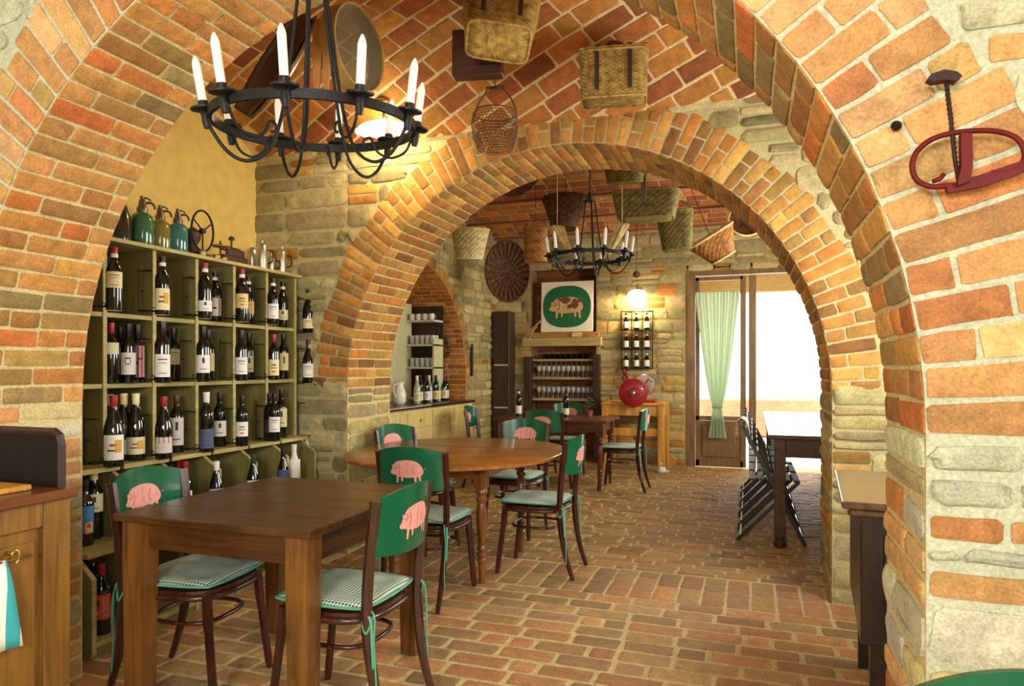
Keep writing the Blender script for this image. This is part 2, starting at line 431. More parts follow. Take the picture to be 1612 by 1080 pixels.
def m_lf(u, v, h): return (LX+h, u, v)
def lskip(p, q, a, b):
    m = (a+b)/2
    hw = LR+.02 if m < LZ else (math.sqrt((LR+.12)**2-(m-LZ)**2) if m-LZ < LR+.12 else 0)
    if hw == 0: return [(p, q)]
    out = []
    if p < LYC-hw: out.append((p, min(q, LYC-hw)))
    if q > LYC+hw: out.append((max(p, LYC+hw), q))
    return out
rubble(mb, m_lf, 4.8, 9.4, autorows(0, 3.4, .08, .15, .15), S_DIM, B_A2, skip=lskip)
def m_lr(u, v, h):
    a = v/LR; return (LX+h, LYC+(LR+u)*math.cos(a), LZ+(LR+u)*math.sin(a))
for j in range(60):
    d = PI*LR/60; block(mb, m_lr, .004, .12, j*d+.006, (j+1)*d-.006, .007, .008, .002, pal(B_A2))
mb.cur = mort(190, 160, 110)
q = [mb.vert(p) for p in ((LX-LD, 4.7, 0), (LX-LD, 9.5, 0), (LX-LD, 9.5, 3.4), (LX-LD, 4.7, 3.4))]; mb.face(q, 1)
structure(mb.build('wall_left', [M_BR, M_MO], smooth=True, col=True, fix=False, angle=50))

# back wall with the doorway and a shallow recess for the glass shelves
BY = 9.35; DX0, DX1, DZ = -.82, 1.02, 2.62
NX0, NX1, NZ = -2.98, -2.03, 2.72
mb = MB(); mb.m = 1; mb.cur = mort(178, 156, 100)
def quadY(x0, x1, z0, z1, Y):
    q = [mb.vert((x, Y, z)) for x, z in ((x0, z0), (x1, z0), (x1, z1), (x0, z1))]; mb.face(q, 1)
quadY(-4.4, NX0, -.02, 3.4, BY); quadY(NX0, NX1, NZ, 3.4, BY); quadY(NX1, DX0, -.02, 3.4, BY); quadY(DX0, DX1, DZ, 3.4, BY); quadY(DX1, 1.5, -.02, 3.4, BY)
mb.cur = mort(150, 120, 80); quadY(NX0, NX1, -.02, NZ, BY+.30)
for x in (NX0, NX1):
    q = [mb.vert(p) for p in ((x, BY, -.02), (x, BY+.3, -.02), (x, BY+.3, NZ), (x, BY, NZ))]; mb.face(q, 1)
q = [mb.vert(p) for p in ((NX0, BY, NZ), (NX1, BY, NZ), (NX1, BY+.3, NZ), (NX0, BY+.3, NZ))]; mb.face(q, 1)
for x in (DX0, DX1):
    q = [mb.vert(p) for p in ((x, BY, -.02), (x, BY+.35, -.02), (x, BY+.35, DZ), (x, BY, DZ))]; mb.face(q, 1)
q = [mb.vert(p) for p in ((DX0, BY, DZ), (DX1, BY, DZ), (DX1, BY+.35, DZ), (DX0, BY+.35, DZ))]; mb.face(q, 1)
def m_b(u, v, h): return (u, BY-h, v)
def m_b2(u, v, h): return (u, BY+.3-h, v)
def bskip(p, q, a, b):
    m = (a+b)/2; holes = [(DX0, DX1, DZ), (NX0, NX1, NZ)]
    segs = [(p, q)]
    for h0, h1, hz in holes:
        if m > hz: continue
        o2 = []
        for s0, s1 in segs:
            if s0 < h0: o2.append((s0, min(s1, h0)))
            if s1 > h1: o2.append((max(s0, h1), s1))
        segs = o2
    return segs
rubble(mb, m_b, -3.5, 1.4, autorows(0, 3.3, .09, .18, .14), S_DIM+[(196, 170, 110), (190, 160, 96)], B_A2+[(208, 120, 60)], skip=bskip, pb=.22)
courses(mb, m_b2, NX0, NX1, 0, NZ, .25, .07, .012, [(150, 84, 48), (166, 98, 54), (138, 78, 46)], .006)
structure(mb.build('wall_back', [M_BR, M_MO], smooth=True, col=True, fix=False, angle=50))

# right walls
mb = MB(); mb.m = 1; mb.cur = mort(200, 190, 150)
for x, y0, y1 in ((WR, 2.15, 4.2), (1.35, 4.8, 9.4)):
    q = [mb.vert(p) for p in ((x, y0, -.02), (x, y1, -.02), (x, y1, 3.4), (x, y0, 3.4))]; mb.face(q, 1)
structure(mb.build('wall_right', [M_BR, M_MO], col=True, fix=False))

# vault over the first bay
VY0, VY1 = 2.15, 4.2; VZ = 2.88; VR = .38
def vz(y): return VZ+VR*math.sin(PI*max(0, min(1, (y-VY0)/(VY1-VY0))))
def vslope(y): return VR*PI/(VY1-VY0)*math.cos(PI*(y-VY0)/(VY1-VY0))
def m_v(u, v, h):
    s = vslope(v); L = math.sqrt(1+s*s); return (u, v+h*s/L, vz(v)-h/L)
mb = MB(); mb.m = 1; mb.cur = mort(232, 206, 156)
mb.grid(20, 24, lambda a, b: (-3.5+a*4.8, VY0+b*(VY1-VY0), vz(VY0+b*(VY1-VY0))), flip=True)
# bricks laid on the slant, as in a sail vault
def m_vs(u, v, h):
    c, s_ = math.cos(math.radians(-24)), math.sin(math.radians(-24))
    return m_v(-1.1+u*c-v*s_, 3.2+u*s_+v*c, h)
def vclip(x, e, a, b):
    c, s_ = math.cos(math.radians(-24)), math.sin(math.radians(-24))
    for uu in (x, e):
        for vv in (a, b):
            X = -1.1+uu*c-vv*s_; Y = 3.2+uu*s_+vv*c
            if not (-3.56 < X < 1.32 and 2.1 < Y < 4.35): return []
    return [(x, e)]
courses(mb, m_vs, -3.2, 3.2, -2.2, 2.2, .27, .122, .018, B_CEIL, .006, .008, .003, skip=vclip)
structure(mb.build('ceiling', [M_BR, M_MO], smooth=True, col=True, fix=False, angle=50))
# brick vaultlets on beams over the second room
CZ = 3.15; BEAMS = [5.2, 6.2, 7.2, 8.2, 9.2]
edges = [4.8]+BEAMS+[9.4]
mb = MB(); mb.m = 1; mb.cur = mort(222, 180, 120)
for a0, b0 in zip(edges, edges[1:]):
    rise = .11*min(1, (b0-a0))
    def zf(y, a0=a0, b0=b0, rise=rise): return CZ+.03+rise*math.sin(PI*(y-a0)/(b0-a0))
    def m_c(u, v, h, zf=zf): return (u, v, zf(v)-h)
    mb.cur = mort(222, 180, 120)
    mb.grid(4, 10, lambda p, q, zf=zf, a0=a0, b0=b0: (-4.4+p*6, a0+q*(b0-a0), zf(a0+q*(b0-a0))), flip=True)
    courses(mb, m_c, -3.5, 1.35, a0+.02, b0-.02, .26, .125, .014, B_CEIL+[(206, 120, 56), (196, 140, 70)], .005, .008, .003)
structure(mb.build('ceiling', [M_BR, M_MO], smooth=True, col=True, fix=False, angle=50))
for i, y in enumerate(BEAMS):
    mb = MB(); mb.box((-1.05, y, CZ), (4.9, .055, .008)); mb.box((-1.05, y, CZ+.03), (4.9, .012, .06))
    structure(mb.build('trim_%d' % (i+1), M_BEAM))
# front room around the camera
mb = MB()
for q in ([(-4.3, -3.2, 0), (-4.3, 1.7, 0), (-4.3, 1.7, 3.4), (-4.3, -3.2, 3.4)], [(2.6, 1.7, 0), (2.6, -3.2, 0), (2.6, -3.2, 3.4), (2.6, 1.7, 3.4)],
          [(-4.3, -3.2, 0), (2.6, -3.2, 0), (2.6, -3.2, 3.4), (-4.3, -3.2, 3.4)]): mb.face([mb.vert(p) for p in q])
structure(mb.build('wall_front', M_WP))
mb = MB(); mb.face([mb.vert(p) for p in ((-4.4, -3.3, 3.4), (2.7, -3.3, 3.4), (2.7, 9.6, 3.4), (-4.4, 9.6, 3.4))]); structure(mb.build('ceiling', M_WP))

# ------------------------------------------------------------------ outdoors
M_OUT = flat('terrace_stone', rgb(226, 220, 204), .9, var=.08)
mb = MB(); mb.box((.5, 15.2, -.1), (16, 11, .16)); structure(mb.build('ground', M_OUT))
mb = MB(); mb.box((.6, 14.0, .35), (6, .35, .7), .02); tag(mb.build('garden_wall', flat('garden_brick', rgb(206, 140, 104), .9, var=.25, vscale=9)), 'low pinkish brick garden wall outside beyond the glass door', 'wall')
M_CAN = flat('porch_beam', rgb(206, 168, 104), .7, var=.12)
mb = MB(); mb.box((.4, 10.4, 2.56), (4.2, .16, .34), .01); tag(mb.build('porch_beam', M_CAN), 'tan timber beam across the porch outside the top of the doorway', 'beam')
mb = MB()
q = [mb.vert(p) for p in ((-2.6, 9.7, 3.05), (3.2, 9.7, 3.05), (3.2, 10.5, 2.84), (-2.6, 10.5, 2.84))]; mb.face(q)
q = [mb.vert(p) for p in ((-2.6, 9.7, 3.09), (3.2, 9.7, 3.09), (3.2, 10.5, 2.88), (-2.6, 10.5, 2.88))]; mb.face(q[::-1])
structure(mb.build('trim_9', M_CAN))

# ------------------------------------------------------------------ light
W = bpy.data.worlds.new('sky'); scn.world = W; W.use_nodes = True
bg = W.node_tree.nodes['Background']; bg.inputs[0].default_value = (1.0, .985, .95, 1); bg.inputs[1].default_value = 5.0
def area(name, loc, target, sx, sy, power, col=(1, 1, 1), portal=False):
    L = bpy.data.lights.new(name, 'AREA'); L.shape = 'RECTANGLE'; L.size = sx; L.size_y = sy; L.energy = power; L.color = col
    o = bpy.data.objects.new(name, L); COL.objects.link(o); o.location = loc
    o.rotation_euler = (Vector(target)-Vector(loc)).to_track_quat('-Z', 'Y').to_euler()
    if portal: L.cycles.is_portal = True
    return o
def point(name, loc, power, r=.05, col=(1, .8, .5)):
    L = bpy.data.lights.new(name, 'POINT'); L.energy = power; L.shadow_soft_size = r; L.color = col
    o = bpy.data.objects.new(name, L); COL.objects.link(o); o.location = loc; return o
area('door_sky_portal', (.1, 9.72, 1.31), (.1, 5, 1.31), 1.84, 2.62, 1, portal=True)
area('fill_front_left', (-3.7, -1.4, 1.5), (.6, 1.8, .9), 1.6, 1.3, 45, (1, .99, .96))  # added lamp for an assumed window behind the camera; no opening is built
area('fill_front_right', (1.9, -2.2, 2.1), (-1.8, 2.5, 1.3), 1.6, 1.5, 85, (1, .99, .94))  # added fill lamp behind the camera, brightens the left arch underside
area('fill_bay', (1.2, 3.1, 1.7), (-3.0, 3.4, 1.2), 1.0, 1.4, 80, (1, .98, .92))  # added fill for the first bay, set on a blank unseen wall
area('fill_room', (1.3, 7.0, 1.8), (-3.4, 7.0, 1.2), 2.4, 1.4, 150, (1, .98, .90))  # added fill for the far room; the right wall has no window
area('photographers_softbox', (-.45, -1.15, 1.75), (-.9, 3.0, 1.4), .5, .4, 66, (1, .985, .94))
scn.view_settings.view_transform = 'Standard'; scn.view_settings.look = 'None'; scn.view_settings.gamma = 1.0
scn.view_settings.use_curve_mapping = False; scn.view_settings.exposure = -0.04
# ------------------------------------------------------------------ object materials
W_TAB = wood('near_table_wood', rgb(40, 22, 9), rgb(98, 60, 26), .34, 0, 5)
W_TABY = wood('near_table_wood_along', rgb(40, 22, 9), rgb(98, 60, 26), .34, 1, 5)
W_LEG = wood('near_table_leg_wood', rgb(66, 38, 12), rgb(134, 88, 36), .35, 2, 5)
W_RND = wood('oval_table_wood', rgb(112, 66, 26), rgb(170, 112, 52), .25, 0, 5)
W_RNDZ = wood('oval_table_leg_wood', rgb(86, 46, 20), rgb(140, 86, 40), .25, 2, 6)
W_DARK = wood('dark_chair_wood', rgb(38, 16, 12), rgb(74, 34, 24), .25, 2, 10, coat=.4)
W_RED = wood('red_brown_wood', rgb(58, 26, 16), rgb(118, 62, 36), .3, 0, 5)
W_BLK = wood('black_brown_wood', rgb(24, 14, 10), rgb(52, 32, 22), .3, 2, 7)
W_OCH = wood('ochre_wood', rgb(176, 116, 36), rgb(222, 164, 70), .45, 2, 5)
W_CAB = wood('cream_cabinet_wood', rgb(190, 168, 96), rgb(222, 204, 136), .5, 2, 5)
W_CUP = wood('honey_oak', rgb(96, 62, 18), rgb(150, 106, 40), .4, 2, 5)
W_DOOR = wood('door_wood', rgb(92, 66, 32), rgb(136, 104, 56), .4, 2, 6)
W_RACK = wood('olive_rack_wood', rgb(112, 104, 54), rgb(140, 130, 74), .6, 2, 6, coat=0)
W_RACKE = wood('olive_rack_edge', rgb(146, 134, 76), rgb(186, 172, 110), .55, 1, 6, coat=0)
M_GREEN = flat('green_lacquer', rgb(18, 92, 60), .22, coat=.35)
M_PINK = flat('pig_pink', rgb(226, 156, 144), .5, var=.12, vscale=60)
M_PINKD = flat('pig_line', rgb(176, 92, 84), .5)
M_PIPE = flat('green_piping', rgb(92, 168, 140), .7)
M_IRON = flat('black_iron', rgb(14, 13, 12), .5, metal=.1, bump=.15, spec=.4)
M_WAX = flat('white_candle', rgb(244, 240, 226), .5)
M_BRASS = flat('brass', rgb(196, 158, 86), .3, metal=.9)
M_STEEL = flat('tin', rgb(200, 196, 176), .3, metal=.9, var=.15)
M_GLASS = glassy('window_glass', (.98, 1, .99, 1), .02, 1.0)
def gingham():
    N = NT('green_gingham'); b = N.add('ShaderNodeBsdfPrincipled'); tc = N.add('ShaderNodeTexCoord')
    s = N.add('ShaderNodeSeparateXYZ', inp={0: (tc, 'Object')})
    def st(ax):
        m = N.math('FRACT', N.math('MULTIPLY', (s, ax), 72.0)); return N.math('GREATER_THAN', m, .5)
    a = N.math('ADD', st(0), st(1))
    rp = N.add('ShaderNodeValToRGB', inp={'Fac': N.math('MULTIPLY', a, .5)}); rp.color_ramp.interpolation = 'CONSTANT'
    e = rp.color_ramp.elements; e[0].position = 0; e[0].color = rgb(236, 240, 222); e[1].position = .3; e[1].color = rgb(176, 200, 178)
    e2 = e.new(.8); e2.color = rgb(30, 72, 60)
    N.link(rp, 0, b, 'Base Color'); b.inputs['Roughness'].default_value = .85; N.link(b, 0, N.out, 0); return N.m
M_GING = gingham()

# ------------------------------------------------------------------ the pig chair
PIGX = [-1, -.93, -.85, -.75, -.6, -.4, -.2, 0, .2, .4, .6, .78, .9, .97, 1.0]
PIGT = [-.05, .14, .30, .42, .52, .56, .60, .62, .62, .60, .54, .42, .25, .08, -.05]
PIGB = [-.25, -.30, -.32, -.34, -.40, -.44, -.46, -.48, -.46, -.44, -.42, -.38, -.30, -.2, -.1]
def pig_mesh(mb, mp, sx, sz):
    mb.m = 0; cols = []
    for x, t, b in zip(PIGX, PIGT, PIGB):
        cols.append([mb.vert(mp(x*sx, (b+(t-b)*k/6)*sz)) for k in range(7)])
    for A, B in zip(cols, cols[1:]):
        for k in range(6): mb.face([A[k], B[k], B[k+1], A[k+1]])
    for x0, x1, y0, y1, dx in ((-.66, -.50, -.36, -.80, -.04), (-.36, -.22, -.38, -.70, .0), (.44, .60, -.36, -.72, .02), (.70, .84, -.34, -.80, .06)):
        q = [mb.vert(mp(x*sx, y*sz)) for x, y in ((x0, y0), (x1, y0), (x1+dx-.02, y1), (x0+dx+.02, y1))]; mb.face(q)
    q = [mb.vert(mp(x*sx, y*sz)) for x, y in ((-.98, .3), (-.80, .22), (-.92, .06))]; mb.face(q)
    q = [mb.vert(mp(x*sx, y*sz)) for x, y in ((-.98, -.05), (-.94, -.3), (-1.08, -.26), (-1.08, -.12))]; mb.face(q)
    mb.m = 1
    def mp2(x, z): p = Vector(mp(x, z)); return p
    def stroke(pts, w=.02):
        pts = [Vector(p) for p in pts]
        for a, b in zip(pts, pts[1:]):
            d = (b-a); n = Vector((-d.y, d.x)).normalized()*w
            q = [mb.vert(mp2((p.x)*sx, p.y*sz)) for p in (a-n, b-n, b+n, a+n)]; mb.face(q)
    global _off; _off = .0006
    stroke([(-.74, .30), (-.62, .12), (-.78, -.02)]); stroke([(-.50, .36), (-.44, .0), (-.54, -.28)]); stroke([(.48, .30), (.36, .0), (.50, -.26)])
    stroke([(-.86, .12), (-.84, .06)], .03); stroke([(1.0, .05), (1.1, .16), (1.16, .04)], .02); stroke([(.08, .5), (.02, .1), (.1, -.3)], .012)
_off = 0
def back_curve(x): return -.238-.055*(1-(x/.2)**2)
def make_chair(name, label, loc, rz, group='dining chairs with painted pigs'):
    t = thing(name, label, 'chair', loc, rz, group)
    # seat (round-cornered disc) and bent rail
    def sq(a, r, e=3.2):
        c, s_ = math.cos(a), math.sin(a); k = (abs(c)**e+abs(s_)**e)**(-1/e); return r*k*c, r*k*s_
    mb = MB(); n = 32
    for z0, z1, r in ((.430, .444, .203),):
        A = [mb.vert((*sq(i*2*PI/n, r), z0)) for i in range(n)]; B = [mb.vert((*sq(i*2*PI/n, r), z1)) for i in range(n)]
        mb.face(A[::-1]); mb.face(B)
        for k in range(n): mb.face([A[k], A[(k+1) % n], B[(k+1) % n], B[k]])
    mb.build('seat', W_DARK, t, smooth=True, angle=40)
    mb = MB(); mb.tube([(*sq(i*2*PI/n, .200), .418) for i in range(n)], .020, 6, closed=True, flat=.7); mb.build('seat_frame', W_DARK, t, smooth=True)
    mb = MB(); mb.tube([(*sq(i*2*PI/n, .150), .30) for i in range(n)], .009, 6, closed=True); mb.build('stretcher', W_DARK, t, smooth=True)
    for s in (-1, 1):
        mb = MB(); mb.tube(catmull([(s*.165, .165, .43), (s*.172, .18, .28), (s*.185, .215, 0.0)], 5), [.021]*5+[.018]*5+[.014], 6); mb.build('leg', W_DARK, t, smooth=True, angle=50)
        mb = MB(); P = catmull([(s*.178, -.285, 0), (s*.180, -.235, .16), (s*.188, -.205, .36), (s*.194, -.205, .50), (s*.200, -.222, .68), (s*.205, -.246, .855)], 5)
        mb.tube(P, [.013+.007*min(1, i/8) for i in range(len(P))], 6, up=(0, 1, 0)); mb.build('leg', W_DARK, t, smooth=True, angle=50)
    # curved back panel
    mb = MB(); nx = 20
    def top(x): return .855+.035*(1-(x/.2)**2)
    def bot(x): return .655-.012*(1-(x/.2)**2)
    for y0, flip in ((-.006, False), (.006, True)):
        mb.grid(nx, 6, lambda a, b, y0=y0: ((a-.5)*.39, back_curve((a-.5)*.39)+y0-(bot(0)+(b)*.2-.75)*.08, bot((a-.5)*.39)+b*(top((a-.5)*.39)-bot((a-.5)*.39))), flip=flip)
    nv = nx*7+7; 
    def idx(i, j, k): return k*(nx+1)*7+i*7+j
    for i in range(nx):
        mb.face([idx(i, 6, 0), idx(i+1, 6, 0), idx(i+1, 6, 1), idx(i, 6, 1)]); mb.face([idx(i, 0, 1), idx(i+1, 0, 1), idx(i+1, 0, 0), idx(i, 0, 0)])
    for j in range(6):
        mb.face([idx(0, j, 0), idx(0, j, 1), idx(0, j+1, 1), idx(0, j+1, 0)]); mb.face([idx(nx, j, 1), idx(nx, j, 0), idx(nx, j+1, 0), idx(nx, j+1, 1)])
    pn = mb.build('back_panel', M_GREEN, t, smooth=True, angle=50); pn['label'] = 'curved green lacquered panel'
    for sg in (1, -1):
        mb = MB()
        def mp(x, z, sg=sg):
            x *= -sg; zz = .762+z; b = (zz-bot(x))/(top(x)-bot(x))
            return (x, back_curve(x)-(bot(0)+b*.2-.75)*.08+sg*(.0085+_off), zz)
        globals()['_off'] = 0; pig_mesh(mb, mp, .096, .088)
        pg = mb.build('pig_motif', [M_PINK, M_PINKD], pn); pg['label'] = 'painted pink pig'
    # quilted cushion
    mb = MB(); N = 18
    def cush(sgn):
        def fn(a, b):
            x = 2*a-1; y = 2*b-1; e = max(abs(x), abs(y))
            r = (abs(x)**4+abs(y)**4)**.25 if e > 0 else 0
            k = 1-.10*(min(abs(x), abs(y)))**2
            h = .019*(1-min(1, e)**5)**.5
            for qx in (-.45, .45):
                for qy in (-.45, .45): h -= .010*math.exp(-((x-qx)**2+(y-qy)**2)*16) if sgn > 0 else 0
            return (x*.205*k, y*.205*k, .466+sgn*h)
        return fn
    mb.grid(N, N, cush(1)); mb.grid(N, N, cush(-1), flip=True)
    cu = mb.build('seat_cushion', M_GING, t, smooth=True); cu['label'] = 'green and white gingham cushion'
    mb = MB(); per = []
    for i in range(64):
        s4 = i/16; k = int(s4); f = 2*(s4-k)-1; x, y = ((f, -1), (1, f), (-f, 1), (-1, -f))[k]
        kk = 1-.10*min(abs(x), abs(y))**2; per.append((x*.206*kk, y*.206*kk, .466))
    mb.tube(per, .0055, 6, closed=True); mb.build('piping', M_PIPE, cu, smooth=True)
    for s in (-1, 1):
        mb = MB()
        mb.tube(catmull([(s*.182, -.185, .466), (s*.192, -.232, .452), (s*.203, -.238, .36), (s*.198, -.243, .22), (s*.202, -.246, .10)]), .0035, 5)
        mb.tube(catmull([(s*.182, -.185, .466), (s*.205, -.225, .44), (s*.211, -.236, .36), (s*.207, -.238, .27)]), .006, 5, flat=.35)
        mb.tube(catmull([(s*.182, -.20, .462), (s*.20, -.19, .43), (s*.208, -.21, .39), (s*.19, -.23, .45)]), .004, 5)
        mb.build('tie', M_PIPE, cu, smooth=True)
    return t
CH = make_chair('dining_chair', 'pig-backed chair under the left side of the nearest table, back against the wine rack', (-2.19, 2.275, 0), -PI/2+.10)
def chair(x, y, rz, label): return place(CH, (x, y, 0), rz, label)
chair(-1.475, 2.285, PI/2, 'pig-backed chair at the right side of the nearest table, its green back seen from behind')
chair(-1.76, 3.60, 0, 'pig-backed chair with its back to us at the near end of the oval table')
chair(-2.30, 4.52, -PI/2-.25, 'pale shining green-backed chair at the far left of the oval table by the stone pier')
chair(-1.78, 5.16, PI, 'pig-backed chair facing us at the far end of the oval table')
chair(-1.32, 4.28, PI/2, 'pig-backed chair pulled out at the right side of the oval table')
chair(-2.02, 6.98, 0, 'pig-backed chair at the near side of the long dark table behind the oval one')
chair(-2.12, 7.95, PI, 'pig-backed chair behind the long dark table, facing us')
chair(-2.72, 7.10, -PI/2+.1, 'pig-backed chair at the left end of the long dark table by the cream cabinet')
chair(-1.33, 7.40, PI/2, 'pig-backed chair seen from the side at the right end of the long dark table')
chair(.40, .86, PI-.05, 'green-backed chair cut off by the bottom right corner, only its top edge showing')

# ------------------------------------------------------------------ near square table
t = thing('dining_table', 'near square brown wooden table with plain square legs, nearest to us', 'table', (-1.86, 2.43, 0))
mb = MB()
for i in range(5): mb.box((0, -.376+i*.188, .746), (.89, .1875, .028), .003)
tp = mb.build('table_top', W_TAB, t)
for (c, d, m) in (((0, -.395, .675), (.72, .022, .112), W_TAB), ((0, .395, .675), (.72, .022, .112), W_TAB), ((-.375, 0, .675), (.022, .74, .112), W_TABY), ((.375, 0, .675), (.022, .74, .112), W_TABY)):
    mb = MB(); mb.box(c, d, .002); mb.build('apron', m, t)
for sx in (-1, 1):
    for sy in (-1, 1):
        mb = MB(); c = (sx*.375, sy*.405)
        prof = [(.0375, 0), (.041, .35), (.044, .58), (.044, .731)]
        rs = []
        for h, z in prof:
            dx, dy = -sx*(.044-h), -sy*(.044-h)
            rs.append([mb.vert((c[0]-dx*0+a*h, c[1]+b*h, z)) for a, b in ((-1, -1), (1, -1), (1, 1), (-1, 1))])
        for A, B in zip(rs, rs[1:]):
            for k in range(4): mb.face([A[k], A[(k+1) % 4], B[(k+1) % 4], B[k]])
        mb.face(rs[0][::-1]); mb.face(rs[-1]); mb.build('leg', W_LEG, t)

# ------------------------------------------------------------------ oval table
def turned(h, r=.036):
    P = [(.020, 0), (.017, .02), (.022, .10), (.027, .14), (.020, .15), (.031, .165), (.031, .178), (.020, .188), (.028, .20), (.028, .21), (.019, .225), (.024, .25), (.033, .36), (.034, .42), (.024, .47), (.034, .485), (.034, .50), (.022, .515), (.036, .53), (.036, .545), (.026, .56)]
    k = (h-.15)/.56; return [(a, b*k) for a, b in P]
t = thing('dining_table', 'oval honey-brown table with turned legs in the middle of the first archway', 'table', (-1.86, 4.23, 0))
def supe(a, A, B, e=2.3): 
    c, s_ = math.cos(a), math.sin(a); k = (abs(c)**e+abs(s_)**e)**(-1/e); return A*k*c, B*k*s_
mb = MB(); n = 64; rs = []
for k, z in ((.985, .735), (1, .742), (1, .756), (.985, .762)): rs.append([mb.vert((*[q*k for q in supe(i*2*PI/n, .70, .80)], z)) for i in range(n)])
for A, B in zip(rs, rs[1:]):
    for k in range(n): mb.face([A[k], A[(k+1) % n], B[(k+1) % n], B[k]])
mb.face(rs[0][::-1]); mb.face(rs[-1]); tp = mb.build('table_top', W_RND, t, smooth=True, angle=40)
mb = MB(); mb.box((0, .19, .7622), (1.30, .004, .0008)); mb.build('leaf_joint', W_DARK, tp)
for c, d in (((0, -.36, .685), (.56, .022, .10)), ((0, .40, .685), (.56, .022, .10)), ((-.31, .02, .685), (.022, .74, .10)), ((.31, .02, .685), (.022, .74, .10))):
    mb = MB(); mb.box(c, d, .002); mb.build('apron', W_RND, t)
for sx in (-1, 1):
    for y in (-.36, .40):
        mb = MB(); mb.lathe(turned(.735), (sx*.31, y, 0), 16); mb.box((sx*.31, y, .66), (.072, .072, .15), .003); mb.build('leg', W_RNDZ, t, smooth=True, angle=35)

# ------------------------------------------------------------------ long dark table
t = thing('dining_table', 'long dark red-brown table across the far room below the pig painting', 'table', (-2.06, 7.42, 0))
mb = MB(); mb.box((0, 0, .745), (1.28, .74, .03), .006); mb.build('table_top', W_RED, t)
for c, d in (((0, -.29, .675), (1.08, .022, .11)), ((0, .29, .675), (1.08, .022, .11)), ((-.55, 0, .675), (.022, .55, .11)), ((.55, 0, .675), (.022, .55, .11))):
    mb = MB(); mb.box(c, d, .002); mb.build('apron', W_RED, t)
for sx in (-1, 1):
    for sy in (-1, 1):
        mb = MB(); mb.lathe(turned(.73, .04), (sx*.55, sy*.28, 0), 12); mb.box((sx*.55, sy*.28, .65), (.075, .075, .16), .003); mb.build('leg', W_RED, t, smooth=True, angle=35)

# ------------------------------------------------------------------ tall table by the door and its folding chairs
W_SIDE = wood('side_table_wood', rgb(46, 24, 16), rgb(88, 52, 36), .22, 1, 5, coat=.5)
t = thing('dining_table', 'dark table at the right gleaming in the light from the door', 'table', (.62, 6.66, 0))
mb = MB(); mb.box((0, 0, .815), (1.0, 2.8, .032), .006); mb.build('table_top', W_SIDE, t)
for c, d in (((0, -1.30, .73), (.84, .022, .135)), ((0, 1.30, .73), (.84, .022, .135)), ((-.44, 0, .73), (.022, 2.6, .135)), ((.44, 0, .73), (.022, 2.6, .135))):
    mb = MB(); mb.box(c, d, .002); mb.build('apron', W_SIDE, t)
for sx in (-1, 1):
    for sy in (-1, 1):
        mb = MB(); mb.box((sx*.42, sy*1.30, .44), (.078, .078, .72), .004); mb.lathe([(.03, 0), (.046, .012), (.046, .045), (.034, .06), (.036, .09)], (sx*.42, sy*1.30, 0), 14); mb.build('leg', W_SIDE, t, smooth=True, angle=35)
M_FOLD = flat('dark_green_slats', rgb(34, 44, 34), .35, coat=.3)
def fold_chair(label, loc, rz):
    t = thing('folding_chair', label, 'chair', loc, rz, 'dark folding chairs along the right table')
    for s in (-1, 1):   # long legs carry the back, crossing the short ones: side view is an X
        mb = MB(); mb.bar((s*.20, .22, 0), (s*.20, -.22, .88), .014, .030, up=(0, 1, .3)); mb.build('leg', M_FOLD, t)
        mb = MB(); mb.bar((s*.175, -.26, 0), (s*.175, .18, .47), .014, .028, up=(0, 1, .3)); mb.build('leg', M_FOLD, t)
    for y, z, nm in ((.20, .05, 'stretcher'), (-.235, .04, 'stretcher')):
        mb = MB(); mb.bar((-.19, y, z), (.19, y, z), .012, .02); mb.build(nm, M_FOLD, t)
    for k in range(6):
        mb = MB(); mb.box((0, -.15+k*.062, .472), (.40, .046, .014), .003); mb.build('seat_slat', M_FOLD, t)
    for k in range(3):
        mb = MB(); z = .66+k*.085; mb.box((0, .22-.44*z/.88+.0, z), (.40, .012, .05), .003); mb.build('back_slat', M_FOLD, t)
    return t
FCH = fold_chair('dark folding chair nearest to us at the left side of the gleaming right table', (.16, 5.66, 0), -PI/2)
for k, y in enumerate((6.16, 6.66, 7.16, 7.66)):
    place(FCH, (.16, y, 0), -PI/2, 'dark folding chair along the gleaming right table, %s in the row from us' % ('second', 'third', 'fourth', 'fifth')[k])
for k, y in enumerate((5.66, 6.16)):
    place(FCH, (.98, y, 0), PI/2, 'dark folding chair on the wall side of the gleaming right table, %s' % ('nearer the stone pier', 'farther from the stone pier'))if 0 else None
def cloth_over(name, label, c, w, h, m, cat='cloth'):
    mb = MB()
    def fn(a, b):
        x = (a-.5)*w; s = b*2-1
        return (c[0]+math.copysign(.018+.03*abs(s)**.5, s)*1.0*(abs(s) > .001)+.008*math.sin(a*15+b*9), c[1]+x+.01*math.sin(b*9), c[2]-h*abs(s)*(1-.15*math.sin(a*7)))
    mb.grid(14, 18, fn); o = mb.build(name, m, None, smooth=True)
    md = o.modifiers.new('s', 'SOLIDIFY'); md.thickness = .004
    return tag(o, label, cat)
M_POSY = flat('pale_cloth', rgb(232, 214, 190), .8, var=.3, vscale=40)
cloth_over('draped_cloth', 'pale pink and green patterned cloth hung over the back of the nearest folding chair', (-.062, 5.66, .925), .22, .18, M_POSY)

